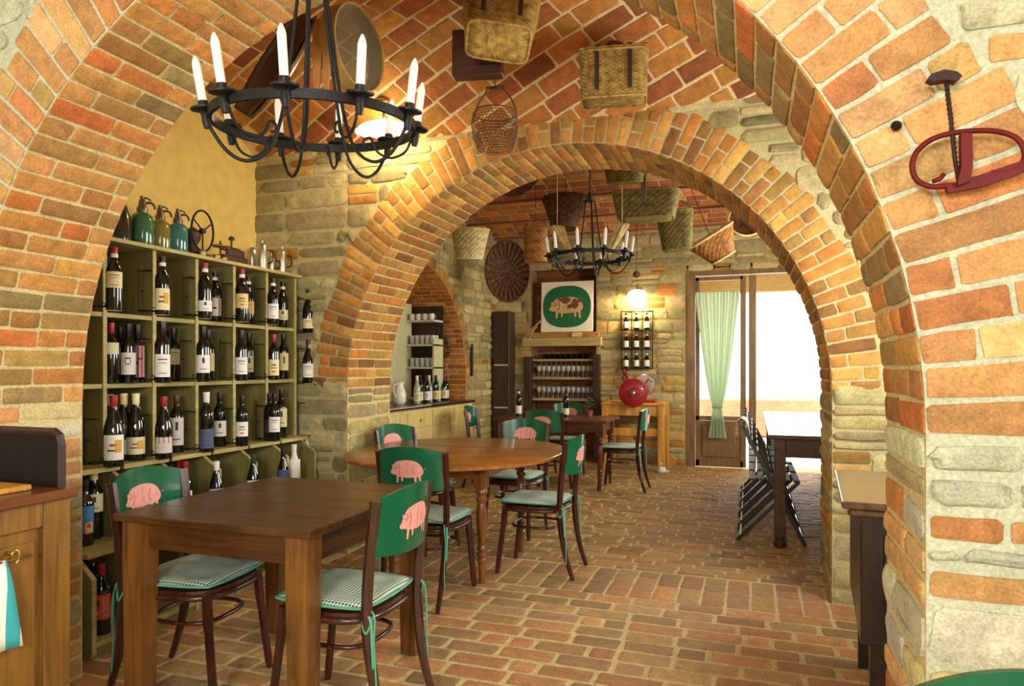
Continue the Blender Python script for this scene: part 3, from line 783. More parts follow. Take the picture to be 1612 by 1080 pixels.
# ------------------------------------------------------------------ console between the right piers
t = thing('console_table', 'narrow dark console with a shining top between the two right-hand piers', 'sideboard', (.73, 3.00, 0), -.078)
mb = MB(); mb.box((0, 0, .84), (.80, .82, .026), .004); mb.box((.0, 0, .812), (.76, .78, .03), .008); mb.build('top', wood('polished_top', rgb(70, 44, 28), rgb(112, 76, 50), .18, 1, 5, coat=1.0), t)
mb = MB(); mb.box((.01, 0, .575), (.70, .74, .45), .004)
for z, k in ((.40, 0), (.78, 0)): mb.box((.01, -.372, z), (.70, .012, .02))
mb.build('body', W_BLK, t)
mb = MB(); mb.box((.01, -.373, .585), (.56, .012, .30), .004); d = mb.build('door', W_BLK, t)
for sx in (-1, 1):
    for sy in (-1, 1):
        mb = MB(); mb.box((.02+sx*.30, sy*.33, .19), (.06, .06, .38), .004); mb.build('leg', W_BLK, t)

# ------------------------------------------------------------------ honey cupboard at the left edge
t = thing('cupboard', 'honey-brown wooden cupboard at the left edge with a dark raised backboard', 'cupboard', (-2.40, 1.18, 0))
X = .26
mb = MB(); mb.box((0, 0, .45), (.50, .94, .88), .004); mb.build('body', W_CUP, t)
mb = MB(); mb.box((X-.005, .43, .45), (.03, .09, .90), .003); mb.box((X-.005, -.43, .45), (.03, .09, .90), .003); mb.box((X-.005, 0, .85), (.028, .77, .08), .003); mb.build('frame', W_CUP, t)
mb = MB(); mb.box((X-.004, .03, .40), (.018, .66, .74), .004); dr = mb.build('door', W_CUP, t)
mb = MB(); mb.box((.02, -.0, .908), (.56, .96, .03), .004); mb.build('worktop', wood('cupboard_top', rgb(70, 36, 18), rgb(120, 70, 34), .3, 1, 5), t)
M_DKP = flat('dark_backboard', rgb(24, 13, 8), .6, spec=.15)
mb = MB(); poly = [(-.25, .925), (.262, .925), (.262, 1.085), (.235, 1.105), (-.25, 1.105)]
mb.prism(poly, .44, .455, lambda x, y, z: (x, z, y)); bb = mb.build('backboard', M_DKP, t)
mb = MB(); mb.tube([(-.25, .447, 1.108), (.235, .447, 1.108), (.258, .447, 1.093), (.265, .447, 1.065), (.265, .447, .925)], .013, 6); mb.build('rim', W_CUP if 0 else wood('rim_wood', rgb(34, 17, 9), rgb(62, 34, 18), .45, 2, 5), bb)
hk = at_X(67, 855, -2.11)
mb = MB(); mb.tube([(X+.03, .28-.012*math.cos(i*PI/4), .743+.022*math.sin(i*PI/4)) for i in range(7)], .005, 6); mb.tube([(X+.005, .27, .755), (X+.03, .28, .755)], .006, 6); mb.build('hook', M_BRASS, t, smooth=True)
mb = MB(); mb.tube([(X+.03, .33, .737), (X+.03, -.40, .737)], .005, 8); mb.tube([(X, -.39, .737), (X+.03, -.39, .737)], .006, 6); mb.build('towel_rail', M_BRASS, t, smooth=True)
M_TOW = None
def towel_mat():
    N = NT('striped_towel'); b = N.add('ShaderNodeBsdfPrincipled'); tc = N.add('ShaderNodeTexCoord'); s = N.add('ShaderNodeSeparateXYZ', inp={0: (tc, 'Object')})
    m = N.math('GREATER_THAN', N.math('FRACT', N.math('MULTIPLY', (s, 1), 13.0)), .55)
    c = N.mix(rgb(240, 240, 232), rgb(60, 168, 176), m); N.link(c[0], c[1], b, 'Base Color'); b.inputs['Roughness'].default_value = .9; N.link(b, 0, N.out, 0); return N.m
mb = MB(); mb.grid(12, 14, lambda a, b: (-2.11+.008*math.sin(a*14)+(.012 if b > .5 else -.012)*min(1, abs(b-.5)*8), 1.26+a*.17+(abs(b-.5)*2)*.045*(a-.1), .743-abs(b-.5)*2*.27))
o = mb.build('towel', towel_mat(), None, smooth=True); md = o.modifiers.new('s', 'SOLIDIFY'); md.thickness = .004
tag(o, 'white and turquoise towel hanging from the rail of the left cupboard', 'towel')
mb = MB(); mb.box((-2.36, 1.46, .933), (.34, .22, .018), .004); tag(mb.build('cutting_board', W_OCH), 'pale wooden board lying on the dark top of the left cupboard', 'board')
# ------------------------------------------------------------------ wine rack
RX, RB = -3.10, -3.46
t = thing('wine_rack', 'tall olive-green wine rack of open compartments against the yellow wall', 'wine rack', (-3.28, 3.2, 0))
O = Vector((3.28, -3.2, 0))
def rackpart(mb, name, m=W_RACK, label=None):
    for i, v in enumerate(mb.v): mb.v[i] = v+O
    o = mb.build(name, m, t)
    if label: o['label'] = label
    return o
YS = [2.285, 2.59, 2.895, 3.20, 3.51, 3.82, 4.125]
ZB = [1.60, 1.235, .83, .465, .07]
mb = MB(); mb.box((RB, 3.205, .98), (.02, 1.86, 1.94)); rackpart(mb, 'back_panel')
mb = MB(); mb.box(((RX+RB)/2+.01, 3.205, 1.972), (RX-RB+.06, 1.90, .022), .003); rackpart(mb, 'top_board', W_RACKE)
prof = [(RB, .02), (-2.80, .02), (-2.80, .36), (-2.93, .47), (-2.93, .72), (RX, .83), (RX, 1.96), (RB, 1.96)]
for y in YS:
    mb = MB(); mb.prism(prof, y-.011, y+.011, lambda x, z, yy: (x, yy, z)); mb.m = 0; rackpart(mb, 'divider')
    mb = MB(); mb.tube([(x+.001, y, z) for x, z in prof[1:7]], .009, 4, flat=.3); 
    mb = MB()
    for a, b in zip(prof[1:7], prof[2:7]): mb.bar((a[0]+.003, y, a[1]), (b[0]+.003, y, b[1]), .023, .005, up=(1, 0, 0))
    rackpart(mb, 'divider_edge', W_RACKE)
FX = {0: RX, 1: RX, 2: RX+.12, 3: -2.93+.08, 4: -2.80}
for j, z in enumerate(ZB):
    for a, b in zip(YS, YS[1:]):
        mb = MB(); mb.box(((FX[j]+RB)/2, (a+b)/2, z-.012), (FX[j]-RB, b-a-.022, .024), .002); rackpart(mb, 'shelf', W_RACKE)
mb = MB(); mb.box((-2.87, 3.205, .03), (.12, 1.86, .06)); rackpart(mb, 'plinth')
# iron brackets that grip one bottle by neck and foot at each divider
HOLD = []
def holder(y, zb, x=RX+.01):
    mb = MB(); X = x
    mb.tube([(X, y-.012, zb+.02), (X, y-.012, zb+.26)], .0035, 5)
    for z, r in ((zb+.235, .020), (zb+.13, .0), (zb+.02, .043)):
        mb.tube([(X-.004, y-.012, z), (X+.05 if r else X+.008, y-.012+(0 if r else .02), z)], .0035, 5)
        if r: mb.tube([(X+.055+r*math.cos(a*PI/6), y-.012+.0+r*math.sin(a*PI/6)+.05*0, z) for a in range(12)], .003, 5, closed=True)
    mb.tube([(X+.055+.012*math.cos(a*PI/4), y+.03+.012*math.sin(a*PI/4)*0, zb+.03+.012*math.sin(a*PI/4)) for a in range(8)], .003, 4, closed=True)
    rackpart(mb, 'bottle_bracket', M_IRON)

# ------------------------------------------------------------------ bottles
M_BOT = flat('dark_bottle_glass', rgb(12, 14, 12), .06, spec=.7, coat=.3)
CAPS = {k: flat('capsule_'+k, c, .35) for k, c in dict(red=rgb(150, 24, 30), dark=rgb(22, 16, 20), cream=rgb(232, 218, 160), brown=rgb(96, 44, 30), white=rgb(228, 226, 220), purple=rgb(40, 20, 40), green=rgb(20, 60, 40)).items()}
LABS = {k: flat('label_'+k, c, .55, var=.06, vscale=60) for k, c in dict(cream=rgb(226, 214, 160), white=rgb(232, 230, 222), yellow=rgb(220, 196, 118), green=rgb(158, 168, 60), pale=rgb(218, 214, 170), pink=rgb(206, 150, 150), blue=rgb(70, 84, 116), black=rgb(40, 40, 46), red=rgb(206, 70, 40), brownwhite=rgb(206, 196, 190), sky=rgb(60, 120, 170)).items()}
M_INK = flat('label_print', rgb(70, 50, 40), .6); M_INKR = flat('label_print_red', rgb(180, 60, 50), .6); M_INKY = flat('label_print_gold', rgb(210, 160, 60), .6)
BORD = [(.0, 0), (.036, 0), (.0375, .006), (.0375, .19), (.036, .205), (.026, .228), (.0155, .245), (.0145, .30), (.016, .302), (.016, .310)]
BURG = [(.0, 0), (.038, 0), (.041, .006), (.041, .145), (.038, .175), (.027, .215), (.018, .245), (.0145, .27), (.0145, .30), (.016, .302), (.016, .308)]
def arc_patch(mb, r, z0, z1, a0, a1, n=8, prof=None):
    A = [mb.vert((r*math.cos(a0+(a1-a0)*i/n), r*math.sin(a0+(a1-a0)*i/n), z0)) for i in range(n+1)]
    B = [mb.vert((r*math.cos(a0+(a1-a0)*i/n), r*math.sin(a0+(a1-a0)*i/n), z1)) for i in range(n+1)]
    for k in range(n): mb.face([A[k], A[k+1], B[k+1], B[k]])
BC = [0]
PROTO = {}
def bottle(x, y, z, cap, lab, zs, label, group, kind='b', sc=1.0, ring=True, art=None, text=None, body=None, face=None):
    """a bottle: dark glass body, capsule and paper label; zs = label from/to heights"""
    o = thing('wine_bottle', label, 'bottle', (x, y, z+.001), 0, group)
    o.scale = (sc, sc, sc)
    P = BORD if kind == 'b' else BURG; key = (kind, id(body))
    if key not in PROTO:
        mb = MB(); mb.lathe(P, n=20, cap=False); b = mb.build('bottle_body', body or M_BOT, o, smooth=True, angle=60); PROTO[key] = b
    else: b = PROTO[key].copy(); COL.objects.link(b); b.parent = o
    k2 = (cap, 'cap')
    if k2 not in PROTO:
        mb = MB(); mb.lathe([(.0148, .250 if 0 else .258), (.0158, .260), (.0158, .298), (.0172, .299), (.0172, .313), (.0, .313)], n=14, cap=False)
        c = mb.build('capsule', CAPS[cap], o, smooth=True, angle=50); PROTO[k2] = c
    else: c = PROTO[k2].copy(); COL.objects.link(c); c.parent = o
    if ring:
        mb = MB(); mb.lathe([(.0162, .262), (.0166, .263), (.0166, .280), (.0162, .281)], n=14, cap=False); mb.build('neck_band', LABS['white'], o)
    if lab:
        r = (.0375 if kind == 'b' else .041)+.0006
        d = face if face is not None else math.atan2(-y, -x)      # labels look at the room
        mb = MB(); arc_patch(mb, r, zs[0], zs[1], d-1.15, d+1.15, 12); L = mb.build('paper_label', LABS[lab], o, smooth=True)
        if art:
            mb = MB(); h = zs[1]-zs[0]
            for q in art: mb.m = {'i': 0, 'r': 1, 'y': 2}[q[0]]; arc_patch(mb, r+.0005, zs[0]+h*q[1], zs[0]+h*q[2], d+q[3], d+q[4], 4)
            mb.build('print', [M_INK, M_INKR, M_INKY], L)
        if text:
            cu = bpy.data.curves.new('lettering', 'FONT'); cu.body = text; cu.size = .030; cu.align_x = 'CENTER'; cu.align_y = 'CENTER'; cu.extrude = .0003
            tmp = bpy.data.objects.new('tmp', cu); COL.objects.link(tmp); dg = bpy.context.evaluated_depsgraph_get(); dg.update()
            me = bpy.data.meshes.new_from_object(tmp.evaluated_get(dg)); bpy.data.objects.remove(tmp)
            for v in me.vertices:
                a = d+.35+v.co.y/r; v.co = Vector(((r+.0012)*math.cos(a), (r+.0012)*math.sin(a), (zs[0]+zs[1])/2+v.co.x*.9))
            me.materials.clear(); me.materials.append(LABS['white']); q = bpy.data.objects.new('lettering', me); COL.objects.link(q); q.parent = L
    BC[0] += 1; return o
A1 = [('i', .62, .70, -.4, .4), ('i', .45, .50, -.55, .55), ('r', .2, .28, -.3, .3)]
A2_ = [('i', .55, .85, -.15, .2), ('i', .2, .24, -.5, .5)]
A3 = [('y', .3, .8, .1, .8), ('r', .55, .65, -.4, .3), ('i', .35, .42, -.6, .5)]
A4 = [('i', .75, .8, -.6, .6), ('i', .6, .63, -.5, .5), ('i', .15, .18, -.5, .5)]
A5 = [('r', .0, 1, .55, .75), ('i', .4, .5, -.3, .2)]
G = ['bottles in the top row of the rack', 'bottles in the second row of the rack', 'bottles in the third row of the rack', 'bottles in the fourth row of the rack', 'bottles in the bottom row of the rack']
CN = ['first', 'second', 'third', 'fourth', 'fifth', 'sixth']
# px, depth x, row, capsule, label, label heights, kind, scale, band, art, description
LIST = [
 (180, -2.98, 0, 'red', 'cream', (.11, .19), 'b', 1.0, 1, A4, 'tall red-capped bottle with a big cream label at the top left corner of the rack'),
 (205, -3.33, 0, 'dark', 'black', (.05, .16), 'b', .95, 0, None, 'all-dark bottle deep in the top left compartment, the left of the pair'),
 (218, -3.30, 0, 'dark', 'black', (.05, .16), 'b', .95, 0, None, 'all-dark bottle deep in the top left compartment, the right of the pair'),
 (256, -2.99, 0, 'dark', 'cream', (.025, .14), 'b', 1.0, 1, A3, 'black-capped bottle with a large cream and orange label in the top row'),
 (271, -3.32, 0, 'dark', 'pale', (.03, .12), 'b', .95, 0, None, 'bottle half hidden behind the cream and orange labelled one in the top row'),
 (284, -3.28, 0, 'dark', 'green', (.02, .13), 'b', 1.0, 0, A4, 'bottle with a yellow-green label in the top row'),
 (323, -2.99, 0, 'red', 'white', (.04, .10), 'b', 1.03, 1, A2_, 'red-capped bottle with a low white label in the top row, third compartment in view'),
 (343, -3.20, 0, 'dark', 'white', (.04, .15), 'b', 1.02, 1, A5, 'bottle with a white label edged in red in the top row'),
 (381, -2.99, 0, 'red', 'yellow', (.08, .165), 'b', 1.05, 1, A1, 'pink-capped bottle with a golden yellow label in the top row'),
 (391, -3.16, 0, 'dark', 'yellow', (.07, .15), 'b', 1.03, 1, None, 'bottle peeping out behind the golden yellow labelled one'),
 (430, -2.99, 0, 'dark', 'white', (.04, .14), 'b', .98, 1, A4, 'white-labelled bottle at the front of the last top compartment'),
 (445, -3.12, 0, 'dark', 'pale', (.05, .12), 'b', 1.02, 1, A2_, 'pale-labelled bottle standing right behind the white-labelled one in the last top compartment'),
 (175, -3.12, 1, 'red', 'pale', (.15, .21), 'b', 1.0, 0, None, 'red-capped bottle with a high pale label at the left of the second row'),
 (189, -3.28, 1, 'dark', None, (0, 0), 'b', .97, 0, None, 'unlabelled dark bottle between two labelled ones at the left of the second row'),
 (202, -3.11, 1, 'dark', 'white', (.045, .16), 'b', 1.0, 0, [('i', .5, .78, -.45, -.35), ('i', .5, .78, .2, .3), ('i', .72, .78, -.35, .2), ('i', .45, .5, -.35, .2)], 'bottle with a white label bearing a round dark emblem in the second row'),
 (216, -3.13, 1, 'dark', 'pink', (.03, .20), 'b', 1.0, 0, A5, 'bottle with a long pink and white label in the second row'),
 (256, -2.98, 1, 'dark', 'white', (.03, .145), 'b', 1.05, 0, A4, 'broad bottle with a large white label held at the front of the second row'),
 (268, -3.28, 1, 'dark', 'black', (.05, .15), 'b', .97, 0, None, 'dark bottle behind the large white-labelled one in the second row'),
 (282, -3.22, 1, 'dark', 'cream', (.10, .19), 'b', 1.0, 0, A4, 'bottle with a high cream label in the second row'),
 (320, -2.98, 1, 'dark', 'white', (.05, .15), 'b', 1.02, 0, A2_, 'white-labelled bottle alone in front of the nearly empty third compartment of the second row'),
 (328, -3.16, 1, 'dark', 'cream', (.06, .17), 'b', 1.0, 0, None, 'cream-labelled bottle just behind the single white-labelled one of the second row'),
 (380, -2.98, 1, 'dark', 'white', (.04, .145), 'b', 1.0, 0, A4, 'white-labelled bottle at the front of the fourth compartment of the second row'),
 (397, -3.20, 1, 'dark', 'cream', (.05, .16), 'b', 1.0, 0, A2_, 'cream-labelled bottle at the right in the fourth compartment of the second row'),
 (431, -2.98, 1, 'red', 'cream', (.03, .14), 'b', .96, 0, A1, 'cream-labelled bottle at the front of the last compartment of the second row'),
 (446, -3.14, 1, 'dark', 'cream', (.06, .18), 'b', 1.02, 0, [('i', .4, .8, 0, .3)], 'taller bottle behind the front one in the last compartment of the second row'),
 (179, -2.97, 2, 'red', 'white', (.03, .14), 'g', 1.12, 0, A3, 'big orange-capped bottle with a white picture label at the left of the third row'),
 (172, -3.22, 2, 'cream', 'white', (.03, .10), 'g', 1.1, 0, None, 'cream-capped bottle hidden behind the big orange-capped one'),
 (195, -3.12, 2, 'cream', 'white', (.03, .10), 'g', 1.12, 0, None, 'middle cream-capped bottle of the third row, largely covered'),
 (214, -3.06, 2, 'cream', 'pale', (.03, .11), 'g', 1.12, 0, A3, 'cream-capped bottle with a pale yellow label in the third row'),
 (258, -2.97, 2, 'red', 'brownwhite', (.03, .11), 'g', 1.06, 0, [('r', 0.62, 1.0, -1.1, 1.1)], 'red-capped bottle with a brown and white label in the third row'),
 (278, -3.12, 2, 'brown', 'white', (.04, .19), 'b', 1.05, 0, A2_, 'brown-capped bottle with a tall narrow white label in the third row'),
 (325, -2.98, 2, 'white', 'blue', (.02, .12), 'b', 1.1, 0, A4, 'white-capped bottle with a blue-grey label in the third row'),
 (346, -3.10, 2, 'dark', 'white', (.06, .15), 'b', 1.06, 0, A2_, 'dark-capped bottle with a white label beside the blue-grey labelled one'),
 (381, -2.99, 2, 'dark', 'white', (.06, .15), 'b', 1.0, 0, A1, 'single white-labelled bottle in the fourth compartment of the third row'),
 (424, -3.05, 2, 'dark', 'black', (.05, .14), 'b', 1.0, 0, None, 'dark bottle at the left of the last compartment of the third row'),
 (432, -2.99, 2, 'dark', 'white', (.06, .16), 'b', 1.0, 0, A4, 'white-labelled bottle in the middle of the last compartment of the third row'),
 (443, -3.09, 2, 'dark', 'cream', (.07, .19), 'b', 1.06, 0, A2_, 'cream-labelled bottle at the right of the last compartment of the third row'),
 (134, -3.02, 3, 'dark', 'sky', (.06, .19), 'b', 1.0, 0, [('y', .0, .4, .0, .9), ('r', .2, .35, .2, .7)], 'bottle with a bright blue picture label beside the stone jamb'),
 (148, -3.10, 3, 'cream', 'pale', (.12, .20), 'b', 1.12, 0, A2_, 'cream-capped bottle with a pale label near the stone jamb'),
 (250, -3.05, 3, 'dark', None, (0, 0), 'b', .9, 0, None, 'dark bottle in the fourth row largely hidden by the nearest chair back'),
 (268, -3.05, 3, 'dark', None, (0, 0), 'b', 1.0, 0, None, 'black-capped bottle just above the nearest chair back'),
 (291, -2.98, 3, 'red', 'white', (.02, .16), 'b', 1.05, 0, None, 'red-capped bottle with a white label right of the nearest chair back'),
 (280, -3.15, 3, 'red', None, (0, 0), 'b', 1.03, 0, None, 'red-capped bottle behind the nearest chair back, further in'),
 (345, -2.90, 3, 'white', 'white', (.10, .16), 'g', 1.0, 0, None, 'white-capped bottle above the far edge of the square table'),
 (399, -2.90, 3, 'green', 'white', (.12, .16), 'g', 1.0, 0, None, 'green-capped bottle above the far edge of the square table'),
 (452, -2.92, 3, 'purple', 'blue', (.08, .18), 'g', 1.0, 0, None, 'purple dark bottle in the last fourth-row compartment'),
 (160, -2.88, 4, 'red', 'red', (.07, .18), 'b', 1.05, 0, [('i', .55, .8, -.9, -.2), ('y', .2, .35, -.8, -.3)], 'red-capped bottle with an orange-red label at the foot of the rack'),
 (147, -3.06, 4, 'red', 'white', (.06, .17), 'b', 1.12, 0, None, 'dark bottle with a thin white label behind the orange-red labelled one'),
 (131, -2.92, 4, 'dark', 'red', (.06, .18), 'b', .95, 0, None, 'bottle with an orange-red label half hidden by the stone jamb'),
]
for px, X, row, cap, lab, zs, kind, sc, ring, art, desc in LIST:
    p = at_X(px, 500, X); y = p.y
    # stay clear of the dividers
    r = (.041 if kind == 'g' else .0375)*sc+.014
    for Y in YS:
        if X < FX[row] and abs(y-Y) < r and X < (RX if row < 3 else FX[row]): y = Y+math.copysign(r, y-Y)
    face = None
    txt = None
    if 'at the foot of the rack' in desc or 'half hidden by the stone jamb' in desc: txt = 'ROSSO'
    bottle(X, y, ZB[row], cap, lab, zs, desc, G[row], kind, sc, ring, art, txt)
    if X > -3.0 and row < 3: holder(y-.045, ZB[row])
# bottles gripped by brackets on the outer side of the rack
for px, z, cap, lab, zs, ring, desc in ((475, 1.60, 'dark', 'cream', (.03, .10), 1, 'cream-labelled bottle gripped in an iron bracket on the outer side of the rack, upper one'),
                                  (478, 1.235, 'dark', 'white', (.04, .14), 0, 'white-labelled bottle gripped in an iron bracket on the outer side of the rack, lower one')):
    bottle(RX+.06, YS[-1]+.075, z-.03, cap, lab, zs, desc, 'bottles on the outer side of the rack', 'g', 1.0, ring, A4)
for z in (1.56, 1.195, .80, .46):
    mb = MB(); y = YS[-1]+.012; X = RX+.02
    mb.tube([(X, y, z+.0), (X, y, z+.27)], .004, 5); mb.tube([(X, y, z+.26), (X+.02, y+.09, z+.26)], .0035, 5); mb.tube([(X, y, z+.01), (X+.02, y+.09, z+.01)], .004, 5)
    mb.box((X+.03, y+.06, z+.024), (.085, .095, .004)); mb.tube([(X+.09, y+.075+.012*math.cos(a*PI/4), z+.035+.012*math.sin(a*PI/4)) for a in range(8)], .003, 4, closed=True)
    rackpart(mb, 'bottle_bracket', M_IRON)
M_CLR = glassy('pale_bottle_glass', rgb(214, 222, 196), .05, .45)
bottle(RX+.05, YS[-1]+.075, .49, 'white', 'green', (.05, .17), 'clear bottle with a yellow-green label on the outer side of the rack near the table', 'bottles on the outer side of the rack', 'g', 1.0, False, A4, None, M_CLR)
p = at_X(463, 500, -2.93); bottle(-2.93, p.y, ZB[3], 'white', 'white', (.03, .22), 'all-white bottle beside the purple dark one in the fourth row', G[3], 'g', 1.05, False, None, None, flat('white_bottle', rgb(206, 200, 180), .3))

# ------------------------------------------------------------------ things on top of the rack
ZT = 1.984
def siphon(px, X, sc, col, label):
    p = at_X(px, 380, X); o = thing('soda_siphon', label, 'siphon', (X, p.y, ZT), .6, 'old soda siphons on top of the rack'); o.scale = (sc,)*3
    mb = MB(); mb.lathe([(0, 0), (.052, 0), (.058, .012), (.058, .15), (.052, .175), (.036, .19), (.022, .197), (.022, .205), (0, .205)], n=20, cap=False)
    mb.build('glass_body', glassy('siphon_'+label[:5].strip(), col, .05, .35), o, smooth=True, angle=60)
    mb = MB(); mb.lathe([(.027, .195), (.029, .215), (.02, .23), (.018, .25), (.014, .262), (.010, .272), (.013, .28), (0, .288)], n=12, cap=False)
    mb.tube(catmull([(.015, 0, .245), (.04, 0, .25), (.058, 0, .235), (.062, 0, .215)]), .007, 6); mb.tube([(-.01, 0, .265), (.02, 0, .275), (.042, 0, .262)], .005, 6)
    mb.build('siphon_head', flat('siphon_head', rgb(130, 116, 98), .35, metal=.8), o, smooth=True, angle=50)
siphon(224, -3.24, 1.06, rgb(66, 128, 84), 'green glass soda siphon, leftmost on top of the wine rack')
siphon(252, -3.26, 1.0, rgb(150, 140, 66), 'olive glass soda siphon between a green and a teal one on the rack')
siphon(280, -3.22, .98, rgb(54, 138, 134), 'teal glass soda siphon, rightmost of the three on the rack')
p = at_X(190, 380, -3.26); o = thing('soda_siphon', 'dark glass siphon at the very left end of the rack top, partly behind the arch', 'siphon', (-3.26, p.y, ZT), 0)
mb = MB(); mb.lathe([(0, 0), (.05, 0), (.052, .01), (.05, .16), (.03, .22), (.016, .26), (.016, .3), (0, .3)], n=16, cap=False); mb.build('glass_body', flat('dark_siphon_glass', rgb(50, 44, 34), .12, coat=.3), o, smooth=True, angle=60)
# cast-iron wheel machine
M_RUST = flat('rusty_iron', rgb(74, 48, 34), .5, metal=.4, var=.3, vscale=40)
p = at_X(303, 360, -3.24); o = thing('coffee_mill', 'old hand mill with a large thin iron wheel on top of the rack', 'mill', (-3.24, p.y, ZT))
mb = MB(); c = Vector((.05, .03, .175)); mb.tube([(c.x+.02*0, c.y+.088*math.cos(a*PI/16), c.z+.125*math.sin(a*PI/16)) for a in range(32)], .007, 6, closed=True)
for a in (.5, 2.6, 4.7): mb.tube([c, (c.x, c.y+.085*math.cos(a), c.z+.12*math.sin(a))], .005, 5)
mb.lathe([(.0, -.012), (.018, -.012), (.018, .012), (0, .012)], c, 10, Matrix.Rotation(PI/2, 3, 'Y'), cap=False); mb.build('wheel', M_IRON, o, smooth=True, angle=50)
mb = MB(); mb.lathe([(0, 0), (.06, 0), (.055, .02), (.03, .04), (.028, .09), (.045, .12), (.05, .16), (.02, .19), (0, .2)], (0, .0, 0), 14, cap=False); mb.tube([(0, .0, .17), (.05, .03, .175)], .008, 6); mb.build('body', M_RUST, o, smooth=True, angle=50)
M_CORK = flat('metal_bits', rgb(150, 128, 84), .35, metal=.7, var=.3, vscale=50)
for k, (px, h) in enumerate(((318, .05), (329, .035), (341, .045), (352, .04))):
    p = at_X(px, 400, -3.19); mb = MB(); mb.lathe([(0, 0), (.028, 0), (.03, .006), (.024, h*.6), (.03, h), (0, h)], (-3.19, p.y, ZT), 12, cap=False); mb.box((-3.17, p.y+.03, ZT+.008), (.02, .02, .016), .003)
    tag(mb.build('small_metal_part', M_CORK, None, smooth=True, angle=40), 'small metal piece on the rack top beside the iron wheel, %s from the left' % ('first', 'second', 'third', 'fourth')[k], 'metal part', 'metal pieces on the rack top')
p = at_X(361, 395, -3.23); o = thing('weighing_scale', 'rusty old balance on a dark base on top of the rack', 'scale', (-3.23, p.y, ZT))
mb = MB(); mb.box((0, 0, .03), (.12, .22, .06), .006); mb.box((.05, 0, .08), (.02, .16, .05), .004); mb.build('base', M_RUST, o)
mb = MB(); mb.tube([(0, -.08, .10), (0, .10, .10)], .006, 6); mb.tube([(0, -.09, .13), (0, .10, .12)], .004, 6)
for y, h in ((-.08, .15), (.02, .17), (.10, .12)): mb.tube([(0, y, .05), (0, y, h)], .006, 6)
mb.lathe([(0, .17), (.018, .172), (.02, .185), (.01, .195), (0, .2)], (0, .02, 0), 10, cap=False); mb.build('beam', M_RUST, o, smooth=True, angle=50)
mb = MB(); mb.lathe([(.0, .105), (.045, .11), (.05, .12), (.0, .112)], (0, -.085, 0), 14, cap=False); mb.build('pan', M_CORK, o, smooth=True)
for nm, px, r, h, dsc, X in (('milk_churn', 397, .04, .15, 'dull silver lidded can on the rack top right beside the balance', -3.26), ('coffee_pot', 413, .036, .165, 'tall shining stacked tin cylinder on the rack top', -3.14), ('tin_cup', 427, .026, .10, 'small tin can between two tall cylinders on the rack top', -3.17), ('tin_cylinder', 444, .032, .15, 'tin cylinder at the right end of the rack top', -3.12)):
    p = at_X(px, 400, X); o = thing(nm, dsc, 'metal can', (X, p.y, ZT))
    mb = MB(); mb.lathe([(0, 0), (r, 0), (r, h*.48), (r*1.06, h*.49), (r*1.06, h*.52), (r, h*.53), (r, h*.96), (r*.9, h), (0, h)], n=20, cap=False); mb.build('can', M_STEEL, o, smooth=True, angle=40)
    mb = MB(); mb.lathe([(.0, h), (r*.7, h+.002), (r*.4, h+.015), (.006, h+.02), (.008, h+.032), (0, h+.036)], n=14, cap=False); mb.build('lid', M_STEEL, o, smooth=True, angle=50)
    mb = MB(); mb.tube(catmull([(r*.9, .0+r*.4, h*.8), (r+.03, r*.6, h*.75), (r+.03, r*.6, h*.35), (r*.9, r*.4, h*.25)]), .004, 6); mb.build('handle', M_IRON, o, smooth=True)

# ------------------------------------------------------------------ chandeliers
def chandelier(label, c, phase, tilt=(0, 0), top_z=3.2):
    o = thing('chandelier', label, 'chandelier', c); o.rotation_euler = (tilt[0], tilt[1], 0); o.scale = (.87,)*3
    R = .36
    mb = MB(); n = 60
    rs = []
    for r, z in ((R-.007, -.016), (R+.007, -.016), (R+.007, .016), (R-.007, .016)): rs.append([mb.vert((r*math.cos(i*2*PI/n), r*math.sin(i*2*PI/n), z)) for i in range(n)])
    for A, B in zip(rs, rs[1:]+rs[:1]):
        for k in range(n): mb.face([A[k], A[(k+1) % n], B[(k+1) % n], B[k]])
    mb.build('ring', M_IRON, o, smooth=True, angle=40)
    mb = MB(); mb.lathe([(0, .515), (.05, .515), (.055, .52), (.055, .527), (.02, .54), (.012, .60), (0, .60)], n=14, cap=False); mb.build('hub', M_IRON, o, smooth=True, angle=50)
    for k in range(10):
        a = phase+k*2*PI/10; ca, sa = math.cos(a), math.sin(a)
        def P(r, z): return (r*ca, r*sa, z)
        if k % 2 == 0:
            mb = MB(); mb.tube(catmull([P(R+.01, .0), P(R*.99, -.05), P(R*.84, -.125), P(R*.66, -.15), P(R*.47, -.11), P(R*.36, -.02), P(R*.27, .14), P(.045, .52)], 6), .0065, 6); mb.build('arm', M_IRON, o, smooth=True)
        else:
            a2 = a; mb = MB(); mb.tube(catmull([P(R, -.012), P(R*.93, -.07), P(R*.78, -.10), P(R*.64, -.085), P(R*.58, -.05)], 6), .005, 6)
            mb.tube([P(R*.58+.018*math.cos(q*PI/5)-.018, -.05+.018*math.sin(q*PI/5)) for q in range(9)], .005, 6); mb.build('scroll', M_IRON, o, smooth=True)
        Rt = Matrix.Rotation(a, 3, 'Z') @ Matrix.Rotation(math.radians(8), 3, 'Y')
        mb = MB(); base = Vector(P(R+.015, .0))
        mb.lathe([(0, -.05), (.011, -.048), (.014, -.03), (.014, 0), (.02, .008), (.045, .016), (.046, .022), (.018, .018), (.017, .045), (0, .045)], base, 14, Rt, cap=False)
        dp = mb.build('drip_pan', M_IRON, o, smooth=True, angle=50)
        mb = MB(); mb.lathe([(.0148, .02), (.0148, .168), (.011, .183), (.004, .198), (.0, .2)], base, 12, Rt, cap=False); cd = mb.build('candle', M_WAX, o, smooth=True, angle=50)
    return o
c1 = at_T(497, 196, 2.2)
